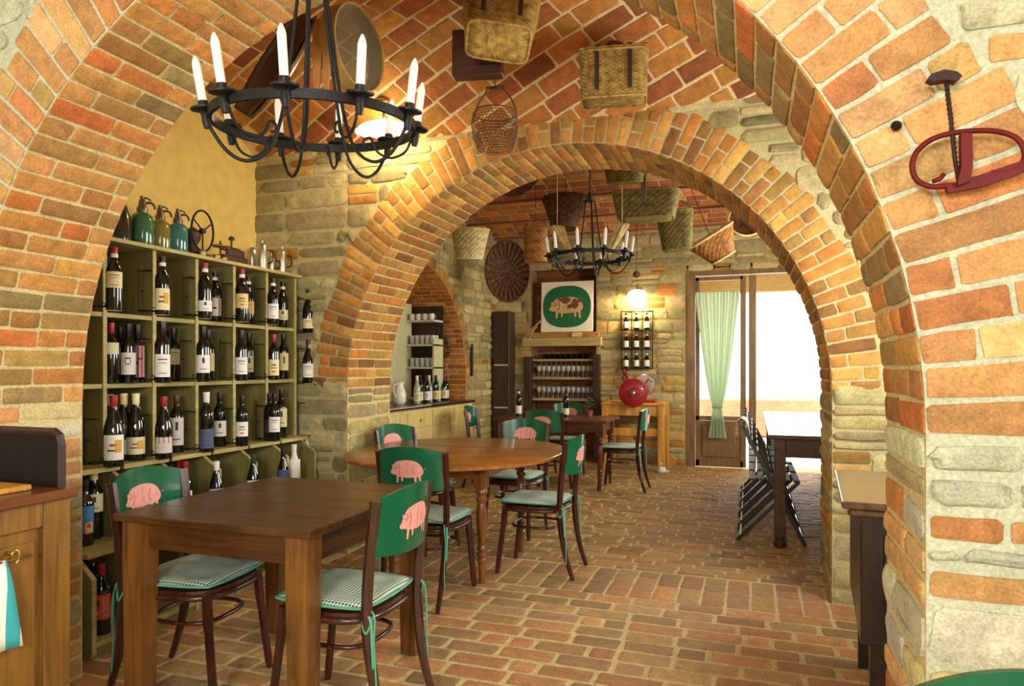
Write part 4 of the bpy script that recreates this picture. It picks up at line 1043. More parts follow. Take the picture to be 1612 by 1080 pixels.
ch1 = chandelier('black iron ring chandelier with ten white candles, the nearer and larger one', c1, math.radians(75), (math.radians(4), math.radians(1.5)))
mb = MB(); mb.tube([(0, 0, .59), (0, 0, (AZ+AR-c1.z-.02)/.87)], .007, 6); mb.build('ceiling_rod', M_IRON, ch1)
c2 = at_T(928, 405, 5.5)
ch2 = chandelier('black iron ring chandelier with ten candles hanging in the far room', c2, math.radians(87), (math.radians(-1), 0))
mb = MB(); mb.tube([(0, 0, .59), (0, 0, (CZ+.08-c2.z)/.87)], .006, 6); mb.build('ceiling_rod', M_IRON, ch2)
# ------------------------------------------------------------------ doorway
DY = 9.42
o = MB(); o.box((-.76, DY, 1.31), (.12, .12, 2.62), .004); o.box((.96, DY, 1.31), (.12, .12, 2.62), .004); o.box((.10, DY, 2.60), (1.84, .14, .14), .004)
structure(o.build('trim_6', W_DOOR))
d1 = bpy.data.objects.new('door_1', None); COL.objects.link(d1); d1.location = (-.70, DY, 0); structure(d1)
mb = MB()
for x, w in ((.05, .05), (.625, .07)): mb.box((x-.02, 0, 1.26), (w, .05, 2.5), .004)
for z, h in ((2.49, .05), (.645, .06), (.05, .09)): mb.box((.305, 0, z), (.60, .05, h), .004)
mb.build('door_frame', W_DOOR, d1)
mb = MB(); mb.box((.305, .005, .34), (.56, .025, .54), .004); mb.box((.305, -.012, .34), (.44, .02, .42), .01); mb.build('door_panel', W_DOOR, d1)
mb = MB(); mb.box((.305, .005, 1.57), (.56, .006, 1.80)); mb.build('pane', M_GLASS, d1)
mb = MB(); mb.tube([(.03, -.055, 2.30), (.60, -.055, 2.30)], .008, 6); mb.build('curtain_rod', M_BRASS, d1)
mb = MB(); mb.box((.02, DY, 1.26), (.09, .10, 2.5), .004); structure(mb.build('trim_7', W_DOOR))
d2 = bpy.data.objects.new('door_2', None); COL.objects.link(d2); d2.location = (.905, DY-.06, 0); d2.rotation_euler = (0, 0, math.radians(-86)); structure(d2)
mb = MB()
for x in (.04, .76): mb.box((x, 0, 1.26), (.09, .05, 2.5), .004)
for z, h in ((2.47, .09), (.645, .09), (.06, .12)): mb.box((.40, 0, z), (.80, .05, h), .004)
mb.box((.40, 0, .34), (.66, .025, .54)); mb.build('door_frame', W_DOOR, d2)
mb = MB(); mb.box((.40, 0, 1.56), (.64, .006, 1.76)); mb.build('pane', M_GLASS, d2)
mb = MB(); mb.box((.76, -.035, 1.1), (.04, .012, .22), .003); mb.tube([(.76, -.04, 1.14), (.76, -.085, 1.14), (.66, -.085, 1.13)], .009, 6); h = mb.build('door_handle', M_BRASS, d2)
# gathered curtain
def cur_mat():
    N = NT('pale_green_curtain'); b = N.add('ShaderNodeBsdfPrincipled', inp={'Base Color': rgb(206, 220, 190), 'Roughness': .9}); t = N.add('ShaderNodeBsdfTranslucent', inp={'Color': rgb(206, 224, 186)})
    m = N.add('ShaderNodeMixShader', inp={0: .38, 1: (b, 0), 2: (t, 0)}); N.link(m, 0, N.out, 0); return N.m
mb = MB()
def cf(a, b):
    z = 2.31-b*1.92; x = a-.5
    if z > .80: k = max(0, min(1, (z-.80)/1.45)); w = .10+.47*k**.75
    else: w = .10+.13*((.80-z)/.42)
    amp = .012+.016*(1-abs(w-.1))
    ph = a*2*PI*13+1.3*math.sin(a*9)
    return (-.415+x*w+.012*math.sin(z*2)*(a-.5), 9.335+amp*math.sin(ph)*(.6+.4*math.sin(a*31)), z)
mb.grid(150, 60, cf); o = mb.build('curtain', cur_mat(), None, smooth=True)
tag(o, 'pale green sheer curtain gathered at knee height over the left glass door leaf', 'curtain')
mb = MB(); mb.tube([(-.415+.062*math.cos(a*PI/8), 9.335+.035*math.sin(a*PI/8), .80) for a in range(16)], .010, 6, closed=True); mb.build('tieback', flat('tie_green', rgb(140, 170, 120), .8), o, smooth=True)

# ------------------------------------------------------------------ glass shelves in the back recess
W_OLV = wood('olive_board', rgb(150, 132, 76), rgb(190, 172, 110), .5, 0, 5, coat=0); W_DKP = wood('dark_post', rgb(40, 26, 18), rgb(74, 50, 32), .5, 2, 6, coat=0)
t = thing('glass_rack', 'wooden shelf rack with dark posts holding rows of glasses below the pig painting', 'shelf', (-2.51, 9.42, 0))
for x, z in ((-.50, 1.30), (.50, 1.33)): mb = MB(); mb.box((x, -.10, z/2+(.0)), (.10, .12, z*1.0+.34), .004); mb.build('post', W_DKP, t)
mb = MB(); mb.box((0, -.10, 1.675), (1.14, .16, .12), .004); mb.build('lintel', W_OLV, t)
mb = MB(); mb.box((.04, -.08, 1.775), (.98, .14, .07), .004); mb.build('board', wood('amber_board', rgb(150, 100, 44), rgb(186, 136, 66), .5, 0, 5), t)
for z in (1.42, 1.16, .86): mb = MB(); mb.box((0, .02, z), (.88, .24, .03), .003); mb.build('shelf', W_OLV, t)
mb = MB(); mb.box((0, .02, 1.43), (.86, .2, .008)); mb.build('glass_rail', M_IRON, t)
def glass_mesh():
    mb = MB(); mb.lathe([(0, 0), (.030, .001), (.030, .003), (.004, .006), (.0035, .07), (.012, .08), (.030, .10), (.034, .13), (.029, .165), (.027, .165), (.031, .13), (.027, .102), (0, .085)], n=12, cap=False); return mb
M_GL = glassy('drinking_glass', (.93, .95, .9, 1), .08, .6)
G0 = glass_mesh().build('wine_glass', M_GL, None, smooth=True); G0.location = (-2.87, 9.38, 1.176)
tag(G0, 'stemmed glass on the middle shelf of the glass rack', 'glass', 'glasses on the middle shelf of the glass rack')
def cp(o, loc, label=None, group=None, sc=None):
    c = o.copy(); COL.objects.link(c); c.location = loc
    if label: c['label'] = label
    if group: c['group'] = group
    if sc: c.scale = sc
    return c
for r in range(2):
    for k in range(11):
        if r == 0 and k == 0: continue
        cp(G0, (-2.87+k*.072+(.02 if r else 0), 9.38+r*.09, 1.176))
for r in range(2):
    for k in range(11): cp(G0, (-2.87+k*.072+(.02 if r else 0), 9.38+r*.09, .876), 'stemmed glass on the lower shelf of the glass rack', 'glasses on the lower shelf of the glass rack')
for k in range(10): 
    g = cp(G0, (-2.84+k*.074, 9.40, 1.426-.005), 'glass hanging upside down under the top rail of the glass rack', 'glasses hanging upside down in the glass rack', (.8, .8, -.8))
    g.location.z = 1.405
# round dark bottle ends lying on the lower shelf and below
MB0 = MB(); MB0.lathe([(0, 0), (.036, .0), (.038, .01), (.038, .18), (.015, .235), (.015, .28), (0, .28)], n=12, cap=False)
BL = MB0.build('wine_bottle', M_BOT, None, smooth=True, angle=50); BL.rotation_euler = (PI/2, 0, 0); BL.location = (-2.80, 9.62, 1.476)
tag(BL, 'dark bottle lying flat on the top shelf inside the glass rack', 'bottle', 'bottles lying on the top shelf of the glass rack')
for k in range(1, 8): cp(BL, (-2.80+k*.083, 9.62, 1.476))
# pig painting standing on the lintel
t = thing('painting', 'square white-bordered painting of a spotted pig on a dark green oval', 'painting', (-2.44, 9.30, 1.815)); t.rotation_euler = (math.radians(-3), 0, 0)
mb = MB(); mb.box((0, 0, .355), (.75, .03, .71), .003); cv = mb.build('canvas', flat('canvas_white', rgb(232, 226, 204), .7), t)
mb = MB(); n = 48; mb.m = 0
def sup2(i, k=1): a = i*2*PI/n; c, s_ = math.cos(a), math.sin(a); q = (abs(c)**2.5+abs(s_)**2.5)**(-1/2.5); return c*q*.345*k, s_*q*.295*k
A = [mb.vert((sup2(i)[0], -.0165, .355+sup2(i)[1])) for i in range(n)]; B = [mb.vert((sup2(i)[0], -.0185, .355+sup2(i)[1])) for i in range(n)]
mb.face(B); 
for k in range(n): mb.face([A[k], A[(k+1) % n], B[(k+1) % n], B[k]])
mb.build('green_oval', flat('oval_green', rgb(22, 100, 60), .5), cv)
mb = MB(); globals()['_off'] = 0
pig_mesh(mb, lambda x, z: (x, -.0195-_off, .36+z), .235, .21)
pg = mb.build('pig_motif', [flat('pig_tan', rgb(206, 168, 116), .6, var=.2, vscale=30), flat('pig_dark_line', rgb(70, 40, 26), .6)], cv)
mb = MB()
for cx_, cz_, rx, rz_ in ((-.02, .09, .07, .05), (.12, .04, .05, .07), (.19, .08, .035, .03), (-.10, .10, .03, .02), (.05, -.0, .04, .03)):
    mb.face([mb.vert((cx_+rx*math.cos(a*PI/7)*(1+.2*math.sin(a*2)), -.021, .355+cz_+rz_*math.sin(a*PI/7))) for a in range(14)])
mb.build('pig_spots', flat('pig_brown', rgb(112, 66, 38), .6, var=.2, vscale=40), pg)
# sticks and a carved scrap on the lintel
mb = MB()
for a, b in (((-3.07, 9.25, 1.742), (-2.80, 9.28, 1.99)), ((-3.03, 9.23, 1.742), (-2.86, 9.27, 1.90)), ((-2.98, 9.26, 1.742), (-2.90, 9.25, 1.84))): mb.tube([a, b], .009, 6)
tag(mb.build('kindling', flat('pale_twig', rgb(196, 160, 110), .7)), 'small bundle of pale crossed sticks leaning at the left corner of the painting', 'sticks')
mb = MB(); P = [(-.09, 0), (-.06, .05), (-.02, .045), (.02, .05), (.07, .045), (.09, .01), (.05, .0), (.06, -.02), (0, -.012), (-.05, -.02)]
mb.prism(P, 9.244, 9.262, lambda x, z, y: (-2.28+x*.9, y, 1.757+z)); tag(mb.build('wooden_cutout', flat('pale_cutout', rgb(222, 190, 130), .7)), 'small pale cut-out figure on the board under the painting', 'ornament')

# ------------------------------------------------------------------ wall lamp, hanging bottle rack, slicer
def lamp_mat(name, c, s):
    N = NT(name); e = N.add('ShaderNodeEmission', inp={'Color': c, 'Strength': s}); d = N.add('ShaderNodeBsdfPrincipled', inp={'Base Color': (1, .97, .9, 1), 'Roughness': .3})
    m = N.add('ShaderNodeAddShader', inp={0: (e, 0), 1: (d, 0)}); N.link(m, 0, N.out, 0); return N.m
M_LIT = lamp_mat('lit_opal_glass', (1, .85, .60, 1), 7.0)
def shade(mb, c, r, h, R=None, n=48):
    c = Vector(c); R = R or Matrix.Identity(3); rings = []
    for k in range(7):
        q = k/6; rr = r*math.sin(.15+q*1.42)/math.sin(1.57); z = h*(1-q**2)
        rings.append([mb.vert(c+R@Vector(((rr*(1+(.035*q**4)*math.cos(i*2*PI/n*12)))*math.cos(i*2*PI/n), (rr*(1+(.035*q**4)*math.cos(i*2*PI/n*12)))*math.sin(i*2*PI/n), z+(.008*q**4)*math.cos(i*2*PI/n*12)))) for i in range(n)])
    for A, B in zip(rings, rings[1:]):
        for k in range(n): mb.face([A[k], A[(k+1) % n], B[(k+1) % n], B[k]])
    mb.face(rings[0])
LP = at_Y(1003, 462, 9.15)
t = thing('wall_lamp', 'lit wall lamp with a scalloped glass shade glowing beside the pig painting', 'lamp', LP)
mb = MB(); shade(mb, (0, 0, -.04), .13, .09); mb.build('lamp_shade', M_LIT, t, smooth=True)
mb = MB(); mb.tube(catmull([(0, 0, .05), (0, .02, .11), (0, .12, .12), (0, .19, .06)]), .008, 6); mb.lathe([(0, 0), (.045, 0), (.04, .015), (0, .02)], (0, .185, .06), 14, Matrix.Rotation(PI/2, 3, 'X'), cap=False); mb.build('arm', M_BRASS, t, smooth=True)
point('wall_lamp_bulb', (LP.x, LP.y, LP.z-.07), 34, .04, (1, .74, .40))
LC = Vector((-2.246, 3.90, 2.86))
t = thing('ceiling_lamp', 'lit scalloped glass lamp under the brick vault behind the nearer chandelier', 'lamp', LC)
mb = MB(); shade(mb, (0, 0, -.02), .175, .07, Matrix.Rotation(math.radians(10), 3, 'X')); mb.build('lamp_shade', M_LIT, t, smooth=True)
mb = MB(); mb.tube([(0, .0, .04), (0, .01, .19)], .01, 8); mb.lathe([(0, .16), (.05, .165), (.045, .19), (0, .2)], n=16, cap=False); mb.build('stem', M_BRASS, t, smooth=True)
point('ceiling_lamp_bulb', (LC.x, LC.y, LC.z-.06), 14, .05, (1, .72, .38))
# small rack of bottles below the lamp
t = thing('wall_bottle_holder', 'black wire frame on the back wall below the lit lamp', 'bottle rack', (-1.46, 9.28, 1.30))
mb = MB()
for x in (-.21, -.07, .07, .21): mb.tube([(x, .04, 0), (x, .04, .80)], .005, 5)
for z in (0.0, .26, .52, .78): mb.tube([(-.21, .04, z), (.21, .04, z)], .005, 5)
mb.build('frame', M_IRON, t)
mb = MB()
for z in (0.0, .26, .52): mb.box((0, -.01, z), (.42, .08, .008))
mb.build('ledge', M_IRON, t)
mb0 = MB(); mb0.lathe([(0, 0), (.034, 0), (.036, .005), (.036, .13), (.014, .17), (.013, .225), (0, .228)], n=14, cap=False); B9 = mb0.build('wine_bottle', M_BOT, None, smooth=True, angle=50)
mb0 = MB(); mb0.lathe([(.0366, .025), (.0366, .11)], n=14, cap=False);  L9 = mb0.build('paper_label', LABS['white'], B9, smooth=True)
mb0 = MB(); mb0.lathe([(.0142, .175), (.0142, .20)], n=10, cap=False); mb0.build('neck_label', LABS['white'], B9, smooth=True)
B9.location = (-1.60, 9.27, 1.306); tag(B9, '', 'bottle', 'bottles in the wire frame below the wall lamp')
for r in range(3):
    for k in range(3):
        lb = 'white-labelled bottle in the wire frame below the wall lamp, %s row, %s' % (('bottom', 'middle', 'top')[r], ('left', 'centre', 'right')[k])
        if r == k == 0: B9['label'] = lb; continue
        c = copy_tree(B9); c.location = (-1.60+k*.14, 9.27, 1.306+r*.26); c['label'] = lb
# prep table and slicer
t = thing('side_table', 'ochre wooden table against the back wall carrying the red slicer', 'table', (-1.41, 8.93, 0))
mb = MB(); mb.box((0, 0, .855), (.80, .62, .035), .005); mb.build('table_top', W_OCH, t)
for c, d in (((0, -.27, .77), (.68, .025, .13)), ((0, .27, .77), (.68, .025, .13)), ((.36, 0, .77), (.025, .5, .13)), ((-.36, 0, .77), (.025, .5, .13)), ((0, -.27, .50), (.68, .025, .10))): mb = MB(); mb.box(c, d, .003); mb.build('apron', W_OCH, t)
for sx in (-1, 1):
    for sy in (-1, 1): mb = MB(); mb.box((sx*.355, sy*.265, .42), (.075, .075, .84), .004); mb.build('leg', W_OCH, t)
M_RED = flat('red_enamel', rgb(158, 24, 30), .3, coat=.4)
t = thing('meat_slicer', 'red enamel meat slicer with a big round disc on the ochre table', 'slicer', (-1.36, 8.76, .873))
mb = MB(); mb.box((.02, .05, .02), (.42, .32, .04), .012); mb.box((0, .0, .10), (.16, .30, .16), .02); mb.build('base', M_RED, t)
Ry = Matrix.Rotation(PI/2, 3, 'X')
mb = MB(); mb.lathe([(0, 0), (.165, 0), (.18, .01), (.18, .025), (.165, .032), (.06, .03), (.05, .05), (0, .05)], (-.03, -.17, .125), 32, Ry, cap=False); w = mb.build('wheel', M_RED, t, smooth=True, angle=40)
mb = MB(); mb.lathe([(0, .05), (.03, .05), (.028, .065), (0, .07)], (-.03, -.17, .125), 14, Ry, cap=False); mb.build('hub_cap', M_STEEL, w, smooth=True)
mb = MB(); mb.box((-.22, .0, .09), (.22, .14, .012), .003); mb.box((-.20, .0, .13), (.16, .02, .07), .003); mb.build('carriage', M_STEEL, t)
mb = MB(); mb.lathe([(0, 0), (.13, 0), (.135, .006), (.13, .012), (0, .012)], (.06, .12, .22), 24, Ry, cap=False); mb.tube([(.06, .12, .2), (.12, .1, .30), (.17, .05, .26)], .010, 6); mb.build('blade_guard', M_STEEL, t, smooth=True, angle=40)
p = at_Y(985, 594, 9.28)
mb = MB(); 
for k in range(7): mb.lathe([(0, -.05), (.014, -.03), (.022, 0), (.018, .03), (0, .045)], (p.x+.03*math.sin(k*2.4), p.y-.02+.012*math.cos(k*3), p.z-.10+k*.038), 8, Matrix.Rotation(.5*math.sin(k*2), 3, 'Y'), cap=False)
mb.tube([(p.x, p.y, p.z-.1), (p.x, p.y, p.z+.2)], .004, 5)
tag(mb.build('pepper_string', flat('dried_pepper_red', rgb(140, 34, 26), .4), None, smooth=True), 'dark red string of dried peppers hanging left above the slicer', 'peppers')
p = at_z(1037, 742); mb = MB(); mb.lathe([(0, 0), (.055, 0), (.06, .03), (.045, .07), (.028, .09), (.036, .115), (.03, .14), (0, .15)], (p.x+.05, p.y-.12, 0), 14, cap=False)
for s in (-1, 1): mb.lathe([(.012, .13), (.0, .165)], (p.x+.05+s*.018, p.y-.12, 0), 6, cap=False); 
mb.tube([(p.x+.10, p.y-.12, .02), (p.x+.13, p.y-.14, .03), (p.x+.12, p.y-.17, .015)], .012, 6)
tag(mb.build('cat_figurine', flat('white_ceramic', rgb(226, 222, 200), .4), None, smooth=True), 'small white sitting cat figurine on the floor beside the ochre table leg', 'figurine')
# bottles and a plant on the long table
bottle(-2.50, 7.38, .761, 'dark', 'white', (.03, .12), 'dark bottle with a white label at the left end of the long dark table', 'bottles on the long dark table', 'b', 1.0, True)
bottle(-1.95, 7.40, .761, 'dark', 'pale', (.03, .10), 'dark bottle towards the right of the long dark table', 'bottles on the long dark table', 'b', 1.0, False)
t = thing('potted_herb', 'small dark green potted plant at the right end of the long dark table', 'plant', (-1.72, 7.55, .761))
mb = MB(); mb.lathe([(0, 0), (.035, 0), (.045, .07), (.04, .07), (0, .06)], n=14, cap=False); mb.build('pot', flat('clay_pot', rgb(120, 70, 44), .8), t, smooth=True, angle=50)
mb = MB()
for k in range(90):
    a = U(0, 2*PI); e = U(.1, 1.4); r = U(.03, .09); c = Vector((r*math.cos(a)*math.cos(e), r*math.sin(a)*math.cos(e), .10+r*math.sin(e)*1.3)); d = Vector((U(-1, 1), U(-1, 1), U(-1, 1))).normalized()*.018; e2 = d.orthogonal().normalized()*.009
    mb.face([mb.vert(c-d), mb.vert(c+e2), mb.vert(c+d), mb.vert(c-e2)])
mb.build('leaves', flat('herb_green', rgb(44, 74, 34), .6, var=.3), t)

# ------------------------------------------------------------------ alcove: cream cabinet, open hutch, bottles
t = thing('cabinet', 'long cream wooden cabinet standing in the orange brick alcove on the left', 'cabinet', (-3.62, 6.78, 0))
mb = MB(); mb.box((0, 0, .44), (.62, 2.34, .88), .004); mb.build('body', W_CAB, t)
mb = MB(); mb.box((.01, 0, .895), (.66, 2.38, .03), .004); mb.build('worktop', flat('slate_top', rgb(60, 44, 36), .3), t)
mb = MB(); mb.box((.331, -.62, .897), (.016, 1.1, .03)); mb.build('white_edge', flat('white_edge', rgb(230, 226, 206), .5), t)
for k in range(4):
    y = -.87+k*.58
    mb = MB(); mb.box((.315, y, .36), (.02, .54, .58), .003); d = mb.build('door', W_CAB, t)
    mb = MB(); mb.box((.328, y, .36), (.012, .36, .42), .01); mb.build('door_panel', W_CAB, d)
    mb = MB(); mb.box((.315, y, .76), (.02, .54, .16), .003); d = mb.build('drawer', W_CAB, t)
    mb = MB(); mb.lathe([(0, 0), (.012, 0), (.016, .02), (0, .024)], (.325, y, .76), 10, Matrix.Rotation(PI/2, 3, 'Y'), cap=False); mb.build('knob', W_OCH, d)
t = thing('hutch', 'open pale shelf unit with cups and glasses in the alcove', 'shelf', (-3.97, 7.70, .911))
HM = flat('pale_sage_paint', rgb(204, 200, 150), .6, var=.08)
mb = MB(); mb.box((.0, .14, .62), (.62, .02, 1.24)); mb.build('back', W_DKP, t)
mb = MB(); mb.box((-.08, -.36, .60), (.02, .74, 1.2)); mb.build('open_door', HM, t)
mb = MB(); mb.box((.30, 0, .38), (.02, .26, .76)); mb.build('side', HM, t)
for z in (.02, .40, .68, .98): mb = MB(); mb.box((.12, 0, z), (.38, .26, .025), .003); mb.build('shelf', flat('pale_shelf_paint', rgb(214, 208, 186), .6), t)
mb = MB(); mb.lathe([(0, 0), (.026, 0), (.032, .02), (.034, .075), (.031, .075), (.028, .02), (0, .008)], n=14, cap=False); mb.tube([(.033, 0, .06), (.055, 0, .05), (.05, 0, .025), (.03, 0, .02)], .005, 5)
CP = mb.build('cup', flat('white_cup', rgb(236, 234, 224), .25), None, smooth=True, angle=50)
tag(CP, 'white cup on the top shelf of the hutch', 'cup', 'cups on the top shelf of the hutch'); CP.location = (-3.98, 7.62, 1.904)
for k in range(1, 4): cp(CP, (-3.98+k*.088, 7.62, 1.904))
mb = MB(); mb.lathe([(0, 0), (.026, 0), (.03, .01), (.034, .11), (.032, .11), (.027, .012), (0, .01)], n=12, cap=False); TB = mb.build('tumbler', M_GL, None, smooth=True, angle=50)
tag(TB, 'glass tumbler on the lower shelves of the hutch', 'glass', 'tumblers on the hutch shelves'); TB.location = (-3.98, 7.62, 1.324)
for z in (1.324, 1.604):
    for r in range(2):
        for k in range(5):
            if z == 1.324 and r == 0 and k == 0: continue
            cp(TB, (-3.98+k*.07, 7.62+r*.09, z))
t = thing('jug', 'white pottery jug on the cabinet in front of the hutch', 'jug', (-3.62, 6.62, .911))
mb = MB(); mb.lathe([(0, 0), (.055, 0), (.075, .04), (.08, .10), (.06, .17), (.045, .21), (.055, .25), (.05, .25), (.04, .21), (0, .2)], n=20, cap=False); mb.build('body', flat('white_pottery', rgb(232, 228, 210), .25), t, smooth=True)
mb = MB(); mb.tube(catmull([(0, -.05, .23), (0, -.11, .21), (0, -.115, .13), (0, -.07, .08)]), .009, 6); mb.build('handle', flat('white_pottery_handle', rgb(232, 228, 210), .25), t, smooth=True)
bs = [(6.85, 'white', 'pale', M_CLR), (6.98, 'dark', 'cream', None), (7.10, 'brown', 'white', None), (7.21, 'cream', 'white', M_CLR), (7.33, 'dark', 'yellow', None), (7.45, 'white', 'cream', M_CLR), (7.57, 'red', 'pale', None), (7.68, 'dark', 'white', None)]
for k, (y, c, l, bd) in enumerate(bs):
    bottle(-3.52-.03*(k % 2), y, .911, c, l, (.03, .13), '%s-capped bottle with %s label, %s in the row on the cream cabinet' % (c, l, ('first', 'second', 'third', 'fourth', 'fifth', 'sixth', 'seventh', 'eighth')[k]), 'bottles on the cream cabinet', 'b' if k % 3 else 'g', 1.0, False, A1, None, bd)
# wreath on the orange bricks
mb = MB(); c = at_Y(697, 545, LYC+LR-.10); 
for k in range(150):
    a = U(0, 2*PI); r = U(.07, .13); d = Vector((U(-1, 1), U(-.6, .6), U(-1, 1))).normalized()*.03; e2 = d.orthogonal().normalized()*.01; q = c+Vector((r*math.cos(a), -U(0, .05), r*1.5*math.sin(a)-.02))
    mb.face([mb.vert(q-d), mb.vert(q+e2), mb.vert(q+d), mb.vert(q-e2)])
mb.tube([c+Vector((.09*math.cos(a*PI/10), -.015, .13*math.sin(a*PI/10)-.02)) for a in range(20)], .016, 6, closed=True)
tag(mb.build('dried_wreath', flat('dried_flowers', rgb(120, 84, 52), .9, var=.4, vscale=40)), 'dried flower wreath hanging on the orange brick of the alcove', 'wreath')
# tall dark narrow cupboard in the corner
t = thing('corner_cupboard', 'tall narrow dark wooden cupboard in the far left corner', 'cupboard', (-3.33, 9.18, 0))
mb = MB(); mb.box((0, 0, 1.06), (.24, .26, 2.1), .005); mb.build('body', W_DKP, t)
for z in (.75, 1.35): mb = MB(); mb.box((0, -.135, z), (.20, .015, .02)); mb.build('pale_rail', flat('pale_rail', rgb(200, 190, 160), .5), t)
p = at_Y(748, 568, 8.28); mb = MB(); mb.tube([(LX+.03, 8.32, p.z-.2), (LX+.03, 8.32, p.z+.22)], .018, 6); tag(mb.build('iron_bar', M_IRON), 'short dark iron bar fixed upright on the stone beside the alcove', 'bar')
# ------------------------------------------------------------------ woven things
def wick(name, c1, c2):
    N = NT(name); b = N.add('ShaderNodeBsdfPrincipled'); tc = N.add('ShaderNodeTexCoord')
    nz = N.add('ShaderNodeTexNoise', inp={'Scale': 26.0, 'Detail': 4.0, 'Vector': (tc, 'Object')})
    rp = N.add('ShaderNodeValToRGB', inp={'Fac': (nz, 0)}); e = rp.color_ramp.elements; e[0].position = .35; e[0].color = c1; e[1].position = .65; e[1].color = c2
    at = N.add('ShaderNodeAttribute', attribute_name='Col'); gt = N.math('GREATER_THAN', (at, 'Alpha'), .5); wm = N.mix((1, 1, 1, 1), (at, 'Color'), gt); mu = N.mix((rp, 0), wm, 1.0, 'MULTIPLY')
    N.link(mu[0], mu[1], b, 'Base Color'); b.inputs['Roughness'].default_value = .75; b.inputs['Specular IOR Level'].default_value = .3; N.link(b, 0, N.out, 0); return N.m
K_PALE = wick('pale_wicker', rgb(196, 168, 104), rgb(232, 212, 152)); K_MID = wick('olive_wicker', rgb(134, 104, 46), rgb(186, 152, 78)); K_DARK = wick('dark_wicker', rgb(66, 42, 24), rgb(112, 76, 44)); K_BR = wick('orange_wicker', rgb(150, 96, 44), rgb(196, 138, 70)); K_GR = wick('greenish_wicker', rgb(104, 96, 50), rgb(146, 132, 74))
def se(a, e): c, s_ = math.cos(a), math.sin(a); k = (abs(c)**e+abs(s_)**e)**(-1/e); return k*c, k*s_
def weave(mb, w0, d0, w1, d1, h, e=2.4, st=26, rows=14, amp=.004, bottom=True, bulge=0.0):
    n = st*2; R = []
    for j in range(rows+1):
        t = j/rows; z = t*h; w = w0+(w1-w0)*t+bulge*math.sin(PI*t); d = d0+(d1-d0)*t+bulge*math.sin(PI*t)
        ring = []
        for i in range(n):
            a = i*2*PI/n; x, y = se(a, e); off = amp*(1 if (i+j) % 2 else -1); q_ = (1.12 if (i+j) % 2 else .62)*(1 if j % 4 else .8); mb.cur = (q_, q_, q_, 1)  # raised strands lighter, sunken ones darker: weave shade put into the vertex colour
            ring.append(mb.vert((x*(w/2+off), y*(d/2+off), z)))
        R.append(ring)
    for A, B in zip(R, R[1:]):
        for k in range(n): mb.face([A[k], A[(k+1) % n], B[(k+1) % n], B[k]])
    if bottom:
        rb = [R[0]]
        for q in (.66, .33):
            rb.append([mb.vert((se(i*2*PI/n, e)[0]*w0/2*q, se(i*2*PI/n, e)[1]*d0/2*q, (amp*.8 if i % 2 else -amp*.8))) for i in range(n)])
        for A, B in zip(rb, rb[1:]):
            for k in range(n): mb.face([A[k], B[k], B[(k+1) % n], A[(k+1) % n]])
        mb.face(rb[-1])
def loop(w, d, z, e=2.4, n=40): return [(se(i*2*PI/n, e)[0]*w/2, se(i*2*PI/n, e)[1]*d/2, z) for i in range(n)]
def basket(label, loc, w0, d0, w1, d1, h, m, e=2.4, rot=(0, 0, 0), handle=None, st=24, rows=14, bulge=0.0, name='wicker_basket', lid=False, straps=0, hang=None, amp=.004, rimr=.010, group=None):
    t = thing(name, label, 'basket', loc, 0, group); t.rotation_euler = rot
    mb = MB(); weave(mb, w0, d0, w1, d1, h, e, st, rows, amp, True, bulge); mb.build('woven_body', m, t, smooth=True, col=True)
    mb = MB(); P = loop(w1, d1, h, e); mb.tube(P, rimr, 6, closed=True); mb.build('rim', m, t, smooth=True)
    mb = MB(); mb.tube(loop(w0*1.0, d0*1.0, .004, e), rimr*.8, 6, closed=True); mb.build('base_rim', m, t, smooth=True)
    if handle:
        hh, along = handle; mb = MB()
        ax = w1/2 if along == 'x' else d1/2
        P = [((ax*math.cos(a*PI/12), 0) if along == 'x' else (0, ax*math.cos(a*PI/12)))+(h+hh*math.sin(a*PI/12),) for a in range(13)]
        mb.tube(P, .010, 6); mb.build('handle', m, t, smooth=True)
    if lid:
        mb = MB(); mb.box((0, 0, h+.012), (w1*1.02, d1*1.02, .02), .008); mb.build('lid', m, t)
    for k in range(straps):
        x = (-.5+(k+.5)/straps)*w1*.95 if straps > 2 else (-.24+.48*k)*w1
        mb = MB(); mb.box((x, -d1/2-.006, h*.55), (.022, .006, h*.8), .002); mb.box((x, 0, h+.024), (.022, d1, .005)); mb.build('strap', flat('dark_strap_%d' % k, rgb(40, 26, 18), .5), t)
    if hang:
        mb = MB(); mb.tube([(0, 0, h+(handle[0] if handle else 0)-.004), (0, 0, hang)], .0025, 5); mb.build('hanging_cord', M_IRON, t)
    return t
def lookrot(px): return -TH*0
# first bay
p = at_T(784, 34, 3.25); basket('large pale rectangular basket with dark straps at the top middle of the picture', (p.x, p.y, p.z-.10), .30, .20, .36, .25, .25, K_MID, 7, (math.radians(-28), math.radians(6), math.radians(24)), None, 30, 22, straps=2, amp=.005, hang=.36)
p = at_T(753, 86, 3.55); t = thing('wooden_case', 'flat dark brown wooden case hanging under the vault below the large pale basket', 'case', p, math.radians(12))
mb = MB(); mb.box((0, 0, 0), (.265, .07, .245), .006); mb.build('case', W_BLK if 0 else wood('dark_case_wood', rgb(58, 32, 24), rgb(84, 50, 36), .35, 0, 5), t)
mb = MB(); mb.box((0, -.037, -.075), (.265, .006, .012), .002); mb.box((0, -.037, -.115), (.25, .006, .008), .002); mb.build('trim_band', W_DKP, t); mb = MB(); mb.tube([(0, 0, .12), (0, 0, 3.22-p.z)], .003, 5); mb.build('hanging_cord', M_IRON, t)
